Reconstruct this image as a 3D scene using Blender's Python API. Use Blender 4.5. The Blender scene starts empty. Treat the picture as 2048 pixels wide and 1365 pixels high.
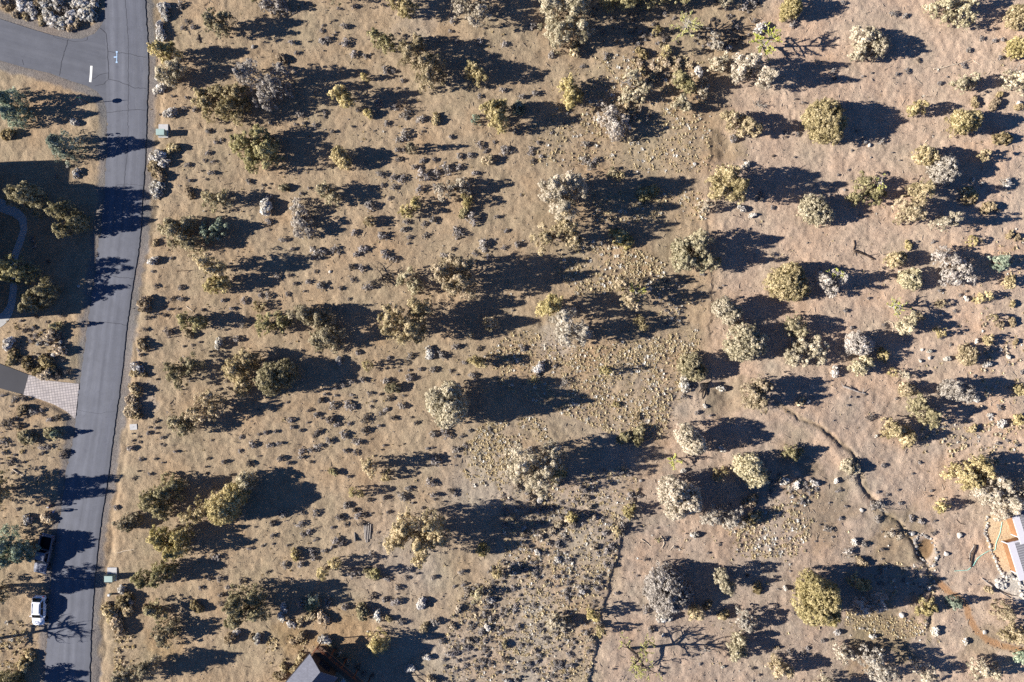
import bpy, bmesh, math, random
import numpy as np
from mathutils import Vector, Matrix, geometry

SC = bpy.context.scene
COL = SC.collection
RNG = np.random.default_rng(7)
random.seed(7)
H = 120.0
S = 154.286 / 2048.0          # metres per photo pixel on flat ground
CX, CY = 1024.0, 682.5
EL, AZ = math.radians(24.5), math.radians(4.0)
SHADOW = 1.0 / math.tan(EL)


def wx(px): return (px - CX) * S
def wy(py): return -(py - CY) * S
def W(px, py, z=0.0):
    k = (H - z) / H
    return (wx(px) * k, wy(py) * k, z)


# ------------------------------------------------------------------ materials
def lin(r, g, b):
    f = lambda c: (c / 255 / 12.92) if c <= 10 else ((c / 255 + 0.055) / 1.055) ** 2.4
    return (f(r), f(g), f(b), 1.0)


class NT:
    def __init__(s, name):
        s.m = bpy.data.materials.new(name); s.m.use_nodes = True
        s.t = s.m.node_tree; s.b = s.t.nodes['Principled BSDF']
        s.b.inputs['Roughness'].default_value = 0.9
        s.b.inputs['Specular IOR Level'].default_value = 0.2
    def n(s, t, **k):
        nd = s.t.nodes.new(t)
        for a, v in k.items(): setattr(nd, a, v)
        return nd
    def l(s, a, b): s.t.links.new(a, b)
    def coord(s): return s.n('ShaderNodeTexCoord').outputs['Object']
    def noise(s, scale, detail=4, rough=0.6, vec=None, dist=0.0):
        nd = s.n('ShaderNodeTexNoise')
        nd.inputs['Scale'].default_value = scale; nd.inputs['Detail'].default_value = detail
        nd.inputs['Roughness'].default_value = rough; nd.inputs['Distortion'].default_value = dist
        s.l(vec if vec is not None else s.coord(), nd.inputs['Vector'])
        return nd.outputs['Fac']
    def ramp(s, fac, stops):
        nd = s.n('ShaderNodeValToRGB'); cr = nd.color_ramp
        cr.elements[0].position, cr.elements[0].color = stops[0][0], stops[0][1]
        cr.elements[1].position, cr.elements[1].color = stops[-1][0], stops[-1][1]
        for p, c in stops[1:-1]:
            e = cr.elements.new(p); e.color = c
        s.l(fac, nd.inputs['Fac']); return nd.outputs['Color']
    def mix(s, fac, a, b, mode='MIX'):
        nd = s.n('ShaderNodeMix', data_type='RGBA', blend_type=mode)
        for sock, v in ((nd.inputs[0], fac), (nd.inputs[6], a), (nd.inputs[7], b)):
            if hasattr(v, 'default_value') or hasattr(v, 'is_linked'): s.l(v, sock)
            else: sock.default_value = v
        return nd.outputs[2]
    def attr(s, name, out='Color'): return s.n('ShaderNodeAttribute', attribute_name=name).outputs[out]
    def bump(s, hgt, strength, dist):
        nd = s.n('ShaderNodeBump'); nd.inputs['Strength'].default_value = strength; nd.inputs['Distance'].default_value = dist
        s.l(hgt, nd.inputs['Height']); s.l(nd.outputs['Normal'], s.b.inputs['Normal'])
    def color(s, c): s.l(c, s.b.inputs['Base Color'])


def g(v): return (v, v, v, 1)
MATS = {}


def plain(name, c, var=0.25, scale=6.0, rough=0.85, metal=0.0, spec=0.2, bump=0.0):
    if name in MATS: return MATS[name]
    t = NT(name); c = tuple(c[:3]) + (1,)
    lo = tuple(v * (1 - var) for v in c[:3]) + (1,); hi = tuple(min(1, v * (1 + var)) for v in c[:3]) + (1,)
    f = t.noise(scale, 5)
    t.color(t.ramp(f, [(0.3, lo), (0.7, hi)]))
    t.b.inputs['Roughness'].default_value = rough; t.b.inputs['Metallic'].default_value = metal
    t.b.inputs['Specular IOR Level'].default_value = spec
    if bump: t.bump(f, 0.6, bump)
    MATS[name] = t.m
    return t.m


def foliage(name, lo, hi, tip):
    """per-spray colour from the 'tint' attribute of the mesh (0..1): inner, usual and dry tips"""
    if name in MATS: return MATS[name]
    t = NT(name)
    a = t.attr('tint', 'Fac')
    c = t.ramp(a, [(0.0, lo), (0.55, hi), (1.0, tip)])
    inf = t.n('ShaderNodeObjectInfo').outputs['Random']
    hs = t.n('ShaderNodeHueSaturation')
    mr = t.n('ShaderNodeMapRange'); mr.inputs[3].default_value = 0.82; mr.inputs[4].default_value = 1.18
    m2 = t.n('ShaderNodeMath', operation='MULTIPLY'); m2.inputs[1].default_value = 7.31; t.l(inf, m2.inputs[0])
    m3 = t.n('ShaderNodeMath', operation='FRACT'); t.l(m2.outputs[0], m3.inputs[0])
    for sock, lo_, hi_ in (('Hue', 0.482, 0.504), ('Saturation', 0.84, 1.1)):
        q = t.n('ShaderNodeMapRange'); q.inputs[3].default_value = lo_; q.inputs[4].default_value = hi_; t.l(m3.outputs[0], q.inputs[0]); t.l(q.outputs[0], hs.inputs[sock])
    t.l(inf, mr.inputs[0]); t.l(mr.outputs[0], hs.inputs['Value']); t.l(c, hs.inputs['Color'])
    df = t.n('ShaderNodeBsdfDiffuse'); tr = t.n('ShaderNodeBsdfTranslucent'); mx = t.n('ShaderNodeMixShader'); mx.inputs[0].default_value = 0.28
    t.l(hs.outputs[0], df.inputs[0]); t.l(hs.outputs[0], tr.inputs[0]); t.l(df.outputs[0], mx.inputs[1]); t.l(tr.outputs[0], mx.inputs[2])
    out = t.t.nodes['Material Output']; t.l(mx.outputs[0], out.inputs['Surface']); t.t.nodes.remove(t.b)
    MATS[name] = t.m
    return t.m


def ground_material():
    t = NT('dry_soil')
    soil = t.attr('soil')
    n1 = t.noise(0.35, 6, 0.65); n2 = t.noise(3.2, 5, 0.7); n3 = t.noise(8.0, 4, 0.8); n4 = t.noise(6.0, 3, 0.6)
    c = t.mix(1.0, soil, t.ramp(n1, [(0.25, g(0.80)), (0.5, g(1.0)), (0.78, g(1.16))]), 'MULTIPLY')
    c = t.mix(1.0, c, t.ramp(n2, [(0.3, (0.74, 0.74, 0.76, 1)), (0.55, g(1.0)), (0.8, (1.22, 1.18, 1.12, 1))]), 'MULTIPLY')
    c = t.mix(1.0, c, t.ramp(n3, [(0.3, g(0.78)), (0.5, g(1.0)), (0.72, g(1.3))]), 'MULTIPLY')
    c = t.mix(1.0, c, t.ramp(n4, [(0.32, (0.66, 0.66, 0.68, 1)), (0.42, g(0.97)), (0.62, g(1.0)), (0.72, (1.3, 1.27, 1.22, 1))]), 'MULTIPLY')
    hue = t.noise(0.12, 4, 0.6)
    c = t.mix(1.0, c, t.ramp(hue, [(0.3, (0.94, 1.0, 1.0, 1)), (0.5, g(1.0)), (0.7, (1.07, 0.99, 0.92, 1))]), 'MULTIPLY')
    t.color(c)
    ad = t.n('ShaderNodeMath', operation='ADD'); t.l(n2, ad.inputs[0])
    ml = t.n('ShaderNodeMath', operation='MULTIPLY'); t.l(n3, ml.inputs[0]); ml.inputs[1].default_value = 0.55
    t.l(ml.outputs[0], ad.inputs[1])
    t.bump(ad.outputs[0], 0.6, 0.17)
    t.b.inputs['Specular IOR Level'].default_value = 0.05
    return t.m


def asphalt_material(name, base, streak=True):
    t = NT(name)
    n1 = t.noise(14, 4, 0.7); n2 = t.noise(0.5, 5, 0.6)
    c = t.mix(1.0, base, t.ramp(n1, [(0.3, g(0.82)), (0.7, g(1.18))]), 'MULTIPLY')
    c = t.mix(1.0, c, t.ramp(n2, [(0.3, g(0.90)), (0.7, g(1.10))]), 'MULTIPLY')
    if streak:
        uv = t.n('ShaderNodeUVMap', uv_map='along').outputs[0]
        sx = t.n('ShaderNodeSeparateXYZ'); t.l(uv, sx.inputs[0])
        wob = t.n('ShaderNodeMath', operation='MULTIPLY_ADD'); t.l(t.noise(0.25, 3), wob.inputs[0]); wob.inputs[1].default_value = 0.12; t.l(sx.outputs[0], wob.inputs[2])
        c = t.mix(1.0, c, t.ramp(wob.outputs[0], [(0.0, g(0.84)), (0.12, g(0.95)), (0.24, g(1.10)), (0.36, g(0.96)), (0.50, g(1.09)), (0.58, g(0.93)), (0.68, g(1.10)), (0.80, g(0.97)), (0.93, g(1.08)), (1.0, g(0.88))]), 'MULTIPLY')
        st = t.noise(0.9, 6, 0.75, None, 1.0)
        c = t.mix(1.0, c, t.ramp(st, [(0.30, (0.80, 0.80, 0.82, 1)), (0.42, g(1.0)), (0.66, g(1.0)), (0.78, (1.14, 1.12, 1.08, 1))]), 'MULTIPLY')
        mp = t.n('ShaderNodeMapping'); mp.inputs['Scale'].default_value = (9.0, 0.9, 1)
        t.l(uv, mp.inputs['Vector'])
        f = t.noise(1.0, 4, 0.6, mp.outputs[0])
        c = t.mix(1.0, c, t.ramp(f, [(0.3, (0.86, 0.86, 0.88, 1)), (0.5, g(1)), (0.7, (1.15, 1.14, 1.12, 1))]), 'MULTIPLY')
    t.color(c); t.bump(n1, 0.3, 0.01)
    t.b.inputs['Roughness'].default_value = 0.75; t.b.inputs['Specular IOR Level'].default_value = 0.3
    MATS[name] = t.m
    return t.m


# ------------------------------------------------------------------ mesh building
class MB:
    """collects vertices, quads and tris with one tint per face; build() links ONE mesh object"""
    def __init__(s): s.v, s.q, s.t, s.qt, s.tt, s.n = [], [], [], [], [], 0
    def add(s, v, q=None, t=None, tint=0.5):
        v = np.asarray(v, float).reshape(-1, 3)
        if q is not None and len(q):
            q = np.asarray(q, int).reshape(-1, 4) + s.n; s.q.append(q)
            s.qt.append(np.broadcast_to(np.asarray(tint, float), (len(q),)))
        if t is not None and len(t):
            t = np.asarray(t, int).reshape(-1, 3) + s.n; s.t.append(t)
            s.tt.append(np.broadcast_to(np.asarray(tint, float) if np.ndim(tint) == 0 else 0.5, (len(t),)))
        s.v.append(v); s.n += len(v)
    def arrays(s):
        v = np.concatenate(s.v) if s.v else np.zeros((0, 3))
        q = np.concatenate(s.q) if s.q else np.zeros((0, 4), int)
        t = np.concatenate(s.t) if s.t else np.zeros((0, 3), int)
        qt = np.concatenate(s.qt) if s.qt else np.zeros(0)
        tt = np.concatenate(s.tt) if s.tt else np.zeros(0)
        return v, q, t, qt, tt
    def mesh(s, name, smooth=False):
        v, q, t, qt, tt = s.arrays()
        return mesh_from(name, v, q, t, np.concatenate([qt, tt]), smooth)
    def build(s, name, mat, parent=None, smooth=False):
        me = s.mesh(name, smooth); me.materials.append(mat)
        return link(bpy.data.objects.new(name, me), parent)
    # ---- shapes
    def box(s, c, size, rot=0.0, top=1.0):
        x, y, z = [d / 2 for d in size]
        p = np.array([(-x, -y, -z), (x, -y, -z), (x, y, -z), (-x, y, -z), (-x * top, -y * top, z), (x * top, -y * top, z), (x * top, y * top, z), (-x * top, y * top, z)])
        p = rotz(p, rot) + np.asarray(c)
        s.add(p, [(0, 3, 2, 1), (4, 5, 6, 7), (0, 1, 5, 4), (1, 2, 6, 5), (2, 3, 7, 6), (3, 0, 4, 7)])
    def tube(s, pts, rad, n=6, cap=True, tint=0.5):
        pts = np.asarray(pts, float); m = len(pts); rad = np.broadcast_to(np.asarray(rad, float), (m,))
        d = np.gradient(pts, axis=0); d /= np.linalg.norm(d, axis=1, keepdims=True) + 1e-9
        ref = np.where(np.abs(d[:, 2:3]) > 0.9, np.array([[1., 0, 0]]), np.array([[0, 0, 1.]]))
        a = np.cross(d, ref); a /= np.linalg.norm(a, axis=1, keepdims=True) + 1e-9
        b = np.cross(d, a)
        th = np.linspace(0, 2 * np.pi, n, endpoint=False)
        ring = pts[:, None] + rad[:, None, None] * (np.cos(th)[None, :, None] * a[:, None] + np.sin(th)[None, :, None] * b[:, None])
        i, j = np.meshgrid(np.arange(m - 1), np.arange(n), indexing='ij')
        q = np.stack([i * n + j, i * n + (j + 1) % n, (i + 1) * n + (j + 1) % n, (i + 1) * n + j], -1).reshape(-1, 4)
        v = ring.reshape(-1, 3); t = []
        if cap:
            v = np.concatenate([v, pts[:1], pts[-1:]]); k = m * n
            t = [(k, (j + 1) % n, j) for j in range(n)] + [(k + 1, (m - 1) * n + j, (m - 1) * n + (j + 1) % n) for j in range(n)]
        s.add(v, q, t, tint)
    def prism(s, poly, z0, z1):
        """poly: list of (x, y) in order; closed solid"""
        n = len(poly)
        tri = geometry.tessellate_polygon([[Vector((x, y, 0)) for x, y in poly]])
        v = [(x, y, z0) for x, y in poly] + [(x, y, z1) for x, y in poly]
        t = [tuple(k + n for k in a) for a in tri] + [tuple(reversed(a)) for a in tri]
        s.add(v, [(i, (i + 1) % n, (i + 1) % n + n, i + n) for i in range(n)], t)
    def loft(s, secs, close=True):
        """secs: rings with the same number of points, ends capped with fans"""
        secs = np.asarray(secs, float); m, n = secs.shape[:2]
        i, j = np.meshgrid(np.arange(m - 1), np.arange(n), indexing='ij')
        q = np.stack([i * n + j, i * n + (j + 1) % n, (i + 1) * n + (j + 1) % n, (i + 1) * n + j], -1).reshape(-1, 4)
        v = np.concatenate([secs.reshape(-1, 3), secs[0].mean(0)[None], secs[-1].mean(0)[None]]); k = m * n
        t = [(k, (j + 1) % n, j) for j in range(n)] + [(k + 1, (m - 1) * n + j, (m - 1) * n + (j + 1) % n) for j in range(n)]
        s.add(v, q, t)


def rotz(p, a):
    c, si = math.cos(a), math.sin(a); p = np.asarray(p, float)
    return np.stack([p[:, 0] * c - p[:, 1] * si, p[:, 0] * si + p[:, 1] * c, p[:, 2]], 1)


def mesh_from(name, v, q, t, tint=None, smooth=False):
    me = bpy.data.meshes.new(name)
    nq, nt = len(q), len(t)
    me.vertices.add(len(v)); me.vertices.foreach_set('co', np.asarray(v, np.float32).ravel())
    me.loops.add(nq * 4 + nt * 3)
    me.loops.foreach_set('vertex_index', np.concatenate([q.ravel(), t.ravel()]).astype(np.int32))
    me.polygons.add(nq + nt)
    me.polygons.foreach_set('loop_start', np.concatenate([np.arange(nq) * 4, nq * 4 + np.arange(nt) * 3]).astype(np.int32))
    me.polygons.foreach_set('use_smooth', np.full(nq + nt, smooth, bool))
    if tint is not None:
        a = me.attributes.new('tint', 'FLOAT', 'FACE'); a.data.foreach_set('value', np.asarray(tint, np.float32))
    me.update(calc_edges=True)
    me.validate()
    return me


def link(o, parent=None):
    COL.objects.link(o)
    if parent is not None: o.parent = parent
    return o


def empty(name, loc=(0, 0, 0), rz=0.0):
    o = bpy.data.objects.new(name, None); o.empty_display_size = 0.3
    o.location = loc; o.rotation_euler = (0, 0, rz); return link(o)


def tag(o, label, cat, group=None, kind=None):
    if label: o['label'] = label
    if cat: o['category'] = cat
    if group: o['group'] = group
    if kind: o['kind'] = kind
    return o


def struct(o, label=None, cat=None): return tag(o, label, cat, kind='structure')


# ------------------------------------------------------------------ noise and terrain
def vnoise(x, y, scale, seed):
    r = np.random.default_rng(seed).random((256, 256))
    u, v = x / scale + 1000.3, y / scale + 1000.7
    i, j = np.floor(u).astype(int), np.floor(v).astype(int)
    f, h = u - i, v - j; f = f * f * (3 - 2 * f); h = h * h * (3 - 2 * h)
    a = r[i % 256, j % 256]; b = r[(i + 1) % 256, j % 256]; c = r[i % 256, (j + 1) % 256]; d = r[(i + 1) % 256, (j + 1) % 256]
    return (a * (1 - f) + b * f) * (1 - h) + (c * (1 - f) + d * f) * h - 0.5


def smooth(a, b, x):
    t = np.clip((x - a) / (b - a), 0, 1); return t * t * (3 - 2 * t)


def pline(x, y, pts):
    """distance, signed distance (+ on the left-hand/west side of a line running down the photo) and arc fraction"""
    P = np.array([(wx(a), wy(b)) for a, b in pts])
    L = np.linalg.norm(np.diff(P, axis=0), axis=1); tot = L.sum(); acc = 0
    best = np.full(x.shape, 1e9); sg = np.zeros(x.shape); fr = np.zeros(x.shape)
    for k in range(len(P) - 1):
        a, d = P[k], (P[k + 1] - P[k])
        t = np.clip(((x - a[0]) * d[0] + (y - a[1]) * d[1]) / (L[k] ** 2), 0, 1)
        ex, ey = x - a[0] - t * d[0], y - a[1] - t * d[1]
        dd = np.hypot(ex, ey); m = dd < best
        best = np.where(m, dd, best); fr = np.where(m, (acc + t * L[k]) / tot, fr)
        sg = np.where(m, np.sign(d[1] * ex - d[0] * ey), sg); acc += L[k]
    return best, best * sg, fr


def inpoly(x, y, pts):
    P = [(wx(a), wy(b)) for a, b in pts]; c = np.zeros(x.shape, bool)
    for (x1, y1), (x2, y2) in zip(P, P[1:] + P[:1]):
        if y1 != y2:
            c ^= ((y1 > y) != (y2 > y)) & (x < (x2 - x1) * (y - y1) / (y2 - y1) + x1)
    return c


def pdist(x, y, pts):
    """distance outside a closed polygon, 0 inside"""
    d = pline(x, y, list(pts) + [pts[0]])[0]
    return np.where(inpoly(x, y, pts), 0.0, d)


ROAD_R = [(285, -160), (290, 0), (295, 67), (297, 133), (295, 200), (293, 260), (290, 333), (285, 400), (282, 455), (277, 505), (267, 562), (253, 662), (245, 738), (235, 815), (222, 910), (213, 977), (203, 1037), (193, 1123), (187, 1193), (182, 1277), (180, 1365), (178, 1540)]
ROAD_L = [(206, -160), (210, 0), (211, 35), (213, 217), (215, 250), (213, 317), (210, 383), (203, 450), (197, 495), (190, 548), (182, 605), (173, 672), (167, 722), (160, 768), (152, 838), (145, 888), (133, 943), (123, 1020), (115, 1060), (105, 1140), (97, 1240), (90, 1340), (88, 1365), (84, 1540)]
SIDE = [(211, 35), (203, 52), (190, 68), (165, 78), (135, 78), (100, 70), (60, 58), (20, 45), (-5, 37), (-120, -2), (-120, 82), (-5, 120), (50, 136), (100, 147), (143, 163), (173, 172), (195, 184), (207, 200), (213, 217)]
ROAD = ROAD_R + ROAD_L[::-1][:-4] + SIDE[::-1] + [(210, 0), (206, -160)]
ISLAND = [(-5, 37), (20, 45), (60, 58), (100, 70), (135, 78), (165, 78), (190, 68), (203, 52), (211, 35), (210, -20), (-5, -20)]
APRON = [(58, 750), (100, 762), (159, 768), (151, 838), (133, 823), (110, 810), (77, 798), (47, 790)]
DRIVE = [(-70, 702), (0, 728), (57.6, 749.7), (46.6, 789.7), (0, 777), (-70, 755)]
WALK_C = [(-25, 408), (0, 410), (30, 424), (45, 438), (48, 460), (40, 485), (30, 510), (27, 540), (27, 580), (23, 610), (14, 630), (0, 642), (-25, 655)]
STEP_A = [(1428, 255), (1424, 300), (1419, 350), (1415, 420), (1418, 520), (1425, 600), (1419, 650), (1422, 700)]
STEP_B = [(1288, 950), (1271, 1000), (1262, 1025), (1240, 1075), (1235, 1110), (1221, 1160), (1208, 1210), (1192, 1290), (1178, 1345), (1170, 1420)]
DITCH = [(1552, 805), (1600, 836), (1640, 855), (1675, 883), (1703, 905), (1718, 935), (1735, 985), (1762, 1022), (1800, 1050), (1825, 1080), (1838, 1100), (1855, 1135), (1868, 1175), (1861, 1210), (1860, 1250), (1857, 1285)]
BARK = [(1870, 1158), (1890, 1177), (1914, 1196), (1931, 1212), (1937, 1228), (1943, 1246), (1956, 1265), (1975, 1279), (2000, 1290), (2022, 1297), (2050, 1303), (2100, 1312)]
PATIO = [(1975, 1034), (1971, 1060), (1976, 1080), (1982, 1100), (1991, 1120), (1997, 1138), (2006, 1150), (2040, 1150), (2110, 1150), (2110, 1034)]
ROCKBED = [(2003, 1150), (1992, 1165), (2002, 1178), (2020, 1180), (2036, 1200), (2060, 1200), (2060, 1150)]
BOUND = [(1545, -60), (1530, 0), (1490, 100), (1440, 250), (1420, 400), (1430, 700), (1330, 850), (1288, 950), (1192, 1290), (1165, 1420)]


def height(x, y):
    x = np.asarray(x, float); y = np.asarray(y, float)
    z = 0.55 * vnoise(x, y, 17, 1) + 0.22 * vnoise(x, y, 5.5, 2) + 0.12 * vnoise(x, y, 1.7, 3) + 0.11 * vnoise(x, y, 0.8, 4) + 0.085 * vnoise(x, y, 0.45, 5)
    for line, A, fall, dig in ((STEP_A, 0.10, 5.0, 0.03), (STEP_B, 0.20, 6.0, 0.04)):
        d, sd, fr = pline(x, y, line)
        sd = sd + 0.6 * vnoise(x, y, 1.6, 11) + 0.3 * vnoise(x, y, 0.6, 13)
        tp = smooth(0, 0.1, fr) * smooth(1, 0.9, fr)
        z = z + tp * A * np.where(sd > 0, np.exp(-np.maximum(sd, 0) / fall), 0) * smooth(-0.12, 0.12, sd) - tp * dig * np.exp(-((sd + 0.5) / 0.6) ** 2)
    d, sd, fr = pline(x, y, DITCH)
    sd = sd + 0.8 * vnoise(x, y, 2.0, 12) + 0.4 * vnoise(x, y, 0.7, 14); tp = smooth(0, 0.08, fr) * smooth(1, 0.93, fr)
    z = z - tp * 0.27 * np.exp(-(sd / 0.25) ** 2) + tp * 0.13 * np.exp(-((sd - 1.2) / 0.8) ** 2)
    pd = np.hypot((x - wx(1851)) * 0.9 - (y - wy(1100)) * 0.35, (y - wy(1100)) * 0.62 + (x - wx(1851)) * 0.2)
    z = z - 0.5 * np.exp(-(pd / 1.25) ** 4)
    for cx_, cy_, r_, a_ in ((1452, 295, 2.2, 0.3), (1455, 790, 3.0, 0.45)):
        z = z - a_ * np.exp(-(((x - wx(cx_)) / (0.55 * r_)) ** 2 + ((y - wy(cy_)) / (1.3 * r_)) ** 2))
    # the verge bank east of the road, cut by the grader
    dr, sr, _ = pline(x, y, ROAD_R)
    east = np.where(sr < 0, dr, -1)
    wob = 1.7 + 1.1 * vnoise(x, y, 4.0, 21) + 0.5 * vnoise(x, y, 1.2, 22)
    z = z + 0.12 * smooth(-0.5, 1.6, east - wob) * (east > 0) * np.exp(-np.maximum(east - 3, 0) / 5)
    z = z - 0.10 * np.exp(-((east - wob) / 0.35) ** 2) * (east > 0)
    dm = pdist(x, y, ROAD)
    z = z * smooth(0.2, 2.2, dm) + 0.012 * vnoise(x, y, 0.5, 6) * (dm > 0.15)
    for poly, w in ((APRON, 0.8), (DRIVE, 0.8), (PATIO, 1.5)):
        z = z * smooth(0.1, w, pdist(x, y, poly)) 
    dw = pline(x, y, WALK_C)[0]
    z = z * smooth(1.0, 2.2, dw)
    db = pline(x, y, BARK)[0]
    z = z * smooth(0.6, 1.6, db)
    z = np.where(dm <= 0.0, -0.06, z)
    return z


def hz(px, py): return float(height(np.array([wx(px)]), np.array([wy(py)]))[0])


def terrain():
    fx = np.arange(-82, 82.01, 0.19); fy = np.arange(-56, 56.01, 0.19)
    o1 = np.array([-700, -400, -250, -170, -130, -108, -96, -89]); xs = np.concatenate([o1, fx, -o1[::-1]])
    o2 = np.array([-700, -400, -220, -130, -95, -78, -68, -62]); ys = np.concatenate([o2, fy, -o2[::-1]])
    X, Y = np.meshgrid(xs, ys); x, y = X.ravel(), Y.ravel()
    z = height(x, y)
    n, m = len(xs), len(ys)
    i, j = np.meshgrid(np.arange(m - 1), np.arange(n - 1), indexing='ij')
    q = np.stack([i * n + j, i * n + j + 1, (i + 1) * n + j + 1, (i + 1) * n + j], -1).reshape(-1, 4)
    me = mesh_from('ground', np.stack([x, y, z], 1), q, np.zeros((0, 3), int), None, True)
    # soil colours by place; tan also carries the vignette-like darkening of the left
    px, py = x / S + CX, CY - y / S
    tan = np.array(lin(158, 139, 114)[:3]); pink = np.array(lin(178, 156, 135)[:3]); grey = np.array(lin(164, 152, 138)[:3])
    grav = np.array(lin(116, 112, 110)[:3]); sand = np.array(lin(206, 182, 148)[:3]); bark = np.array(lin(174, 136, 102)[:3])
    moss = np.array(lin(132, 116, 90)[:3]); mud = np.array(lin(128, 104, 78)[:3]); gold = np.array(lin(150, 118, 74)[:3])
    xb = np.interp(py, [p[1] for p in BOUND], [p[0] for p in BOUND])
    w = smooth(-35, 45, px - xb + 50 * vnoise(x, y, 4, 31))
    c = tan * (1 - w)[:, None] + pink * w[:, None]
    def lay(c, col, w): return c * (1 - w)[:, None] + col * w[:, None]
    c = lay(c, grey, (1 - w) * smooth(760, 1100, py + 0.35 * (px - 900)) * smooth(560, 900, px) * np.clip(0.5 + vnoise(x, y, 6, 32), 0, 1) * 0.9)
    for (a, b, r, col, k) in ((1560, 1130, 360, np.array(lin(150, 136, 122)[:3]), .6), (1452, 300, 36, moss, .6), (1455, 795, 48, moss, .5), (1640, 1010, 80, moss, .45), (1760, 1265, 75, moss, .8), (1800, 1090, 60, moss, .6), (1960, 1290, 40, moss, .5), (690, 1262, 55, gold, .4), (590, 1275, 40, gold, .4), (330, 1300, 40, gold, .35), (790, 690, 60, moss, .25), (1290, 525, 35, moss, .5), (1600, 905, 60, moss, .3), (700, 120, 40, moss, .2), (820, 40, 50, grey, .35), (1115, 680, 35, grey, .7), (1120, 470, 50, moss, .3), (290, 800, 30, grey, .6)):
        d = np.hypot(px - a, py - b) / r + 0.9 * vnoise(x, y, 2.2, 33) + 0.5 * vnoise(x, y, 0.8, 34)
        c = lay(c, col, k * smooth(1.25, 0.5, d))
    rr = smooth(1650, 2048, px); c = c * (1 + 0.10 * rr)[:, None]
    pt = smooth(0.6, 0.0, pdist(x, y, PATIO) + 0.4 * vnoise(x, y, 1, 35)); c = lay(c, sand, pt)
    c = lay(c, np.array(lin(205, 196, 182)[:3]), smooth(0.8, 0.0, pdist(x, y, ROCKBED)) * 0.8)
    db = pline(x, y, BARK)[0]; c = lay(c, bark, smooth(0.66, 0.34, db + 0.32 * vnoise(x, y, 0.9, 36) + 0.2 * vnoise(x, y, 0.4, 39)))
    pd = np.hypot((x - wx(1851)) * 0.9 - (y - wy(1100)) * 0.35, (y - wy(1100)) * 0.62 + (x - wx(1851)) * 0.2)
    c = lay(c, mud, smooth(1.3, 1.0, pd))
    dd = pline(x, y, DITCH)[0]; c = lay(c, moss, 0.5 * smooth(0.6, 0.2, dd))
    dr, sr, _ = pline(x, y, ROAD_R)
    n5 = vnoise(x, y, 2.5, 37) + 0.6 * vnoise(x, y, 0.7, 38)
    c = lay(c, grav, smooth(1.7, 0.9, dr + 0.9 * n5) * (sr < 0) * 0.9)
    dl, sl, _ = pline(x, y, ROAD_L)
    c = lay(c, grav, smooth(1.5, 0.6, dl + 0.9 * n5) * (sl > 0) * (py > 200) * 0.85)
    ds = pline(x, y, SIDE)[0]; c = lay(c, grav, smooth(1.6, 1.0, ds + 0.5 * n5) * 0.85)
    c = c * 1.04
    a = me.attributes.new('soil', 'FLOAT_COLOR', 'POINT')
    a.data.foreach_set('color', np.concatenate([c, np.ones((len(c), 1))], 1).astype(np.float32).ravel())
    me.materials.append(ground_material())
    return struct(link(bpy.data.objects.new('ground', me)), 'dry tan and pinkish high desert soil with clods and gullies', 'ground')
# ------------------------------------------------------------------ plants
def leaves(mb, c, nrm, size, aspect=1.5, jit=0.5, tint=0.5):
    """one small leaf-spray quad per row of c"""
    n = len(c)
    if n == 0: return
    nr = nrm + jit * RNG.normal(size=(n, 3)); nr /= np.linalg.norm(nr, axis=1, keepdims=True) + 1e-9
    t = np.cross(nr, RNG.normal(size=(n, 3))); t /= np.linalg.norm(t, axis=1, keepdims=True) + 1e-9
    b = np.cross(nr, t)
    s = np.broadcast_to(np.asarray(size, float), (n,))[:, None] * 0.5
    u, w = t * s * aspect, b * s
    v = np.stack([c - u, c + w * 0.9 - u * 0.1, c + u, c - w * 0.9 + u * 0.1], 1).reshape(-1, 3)
    mb.add(v, np.arange(4 * n).reshape(-1, 4), None, tint)


def puffs(mb, p, out, pr, per, size, tint):
    """each puff: a little ball of sprays, denser towards the side it grows to"""
    k = len(p)
    u = RNG.normal(size=(k, per, 3)) * 0.75 + 0.75 * out[:, None]
    u /= np.linalg.norm(u, axis=2, keepdims=True) + 1e-9
    c = p[:, None] + u * (pr[:, None, None] * RNG.uniform(0.6, 1.08, (k, per, 1)))
    tn = np.clip(tint[:, None] + RNG.normal(0, 0.13, (k, per)), 0, 1)
    leaves(mb, c.reshape(-1, 3), u.reshape(-1, 3), size * RNG.uniform(0.7, 1.25, k * per), 1.45, 0.34, tn.ravel())


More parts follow.
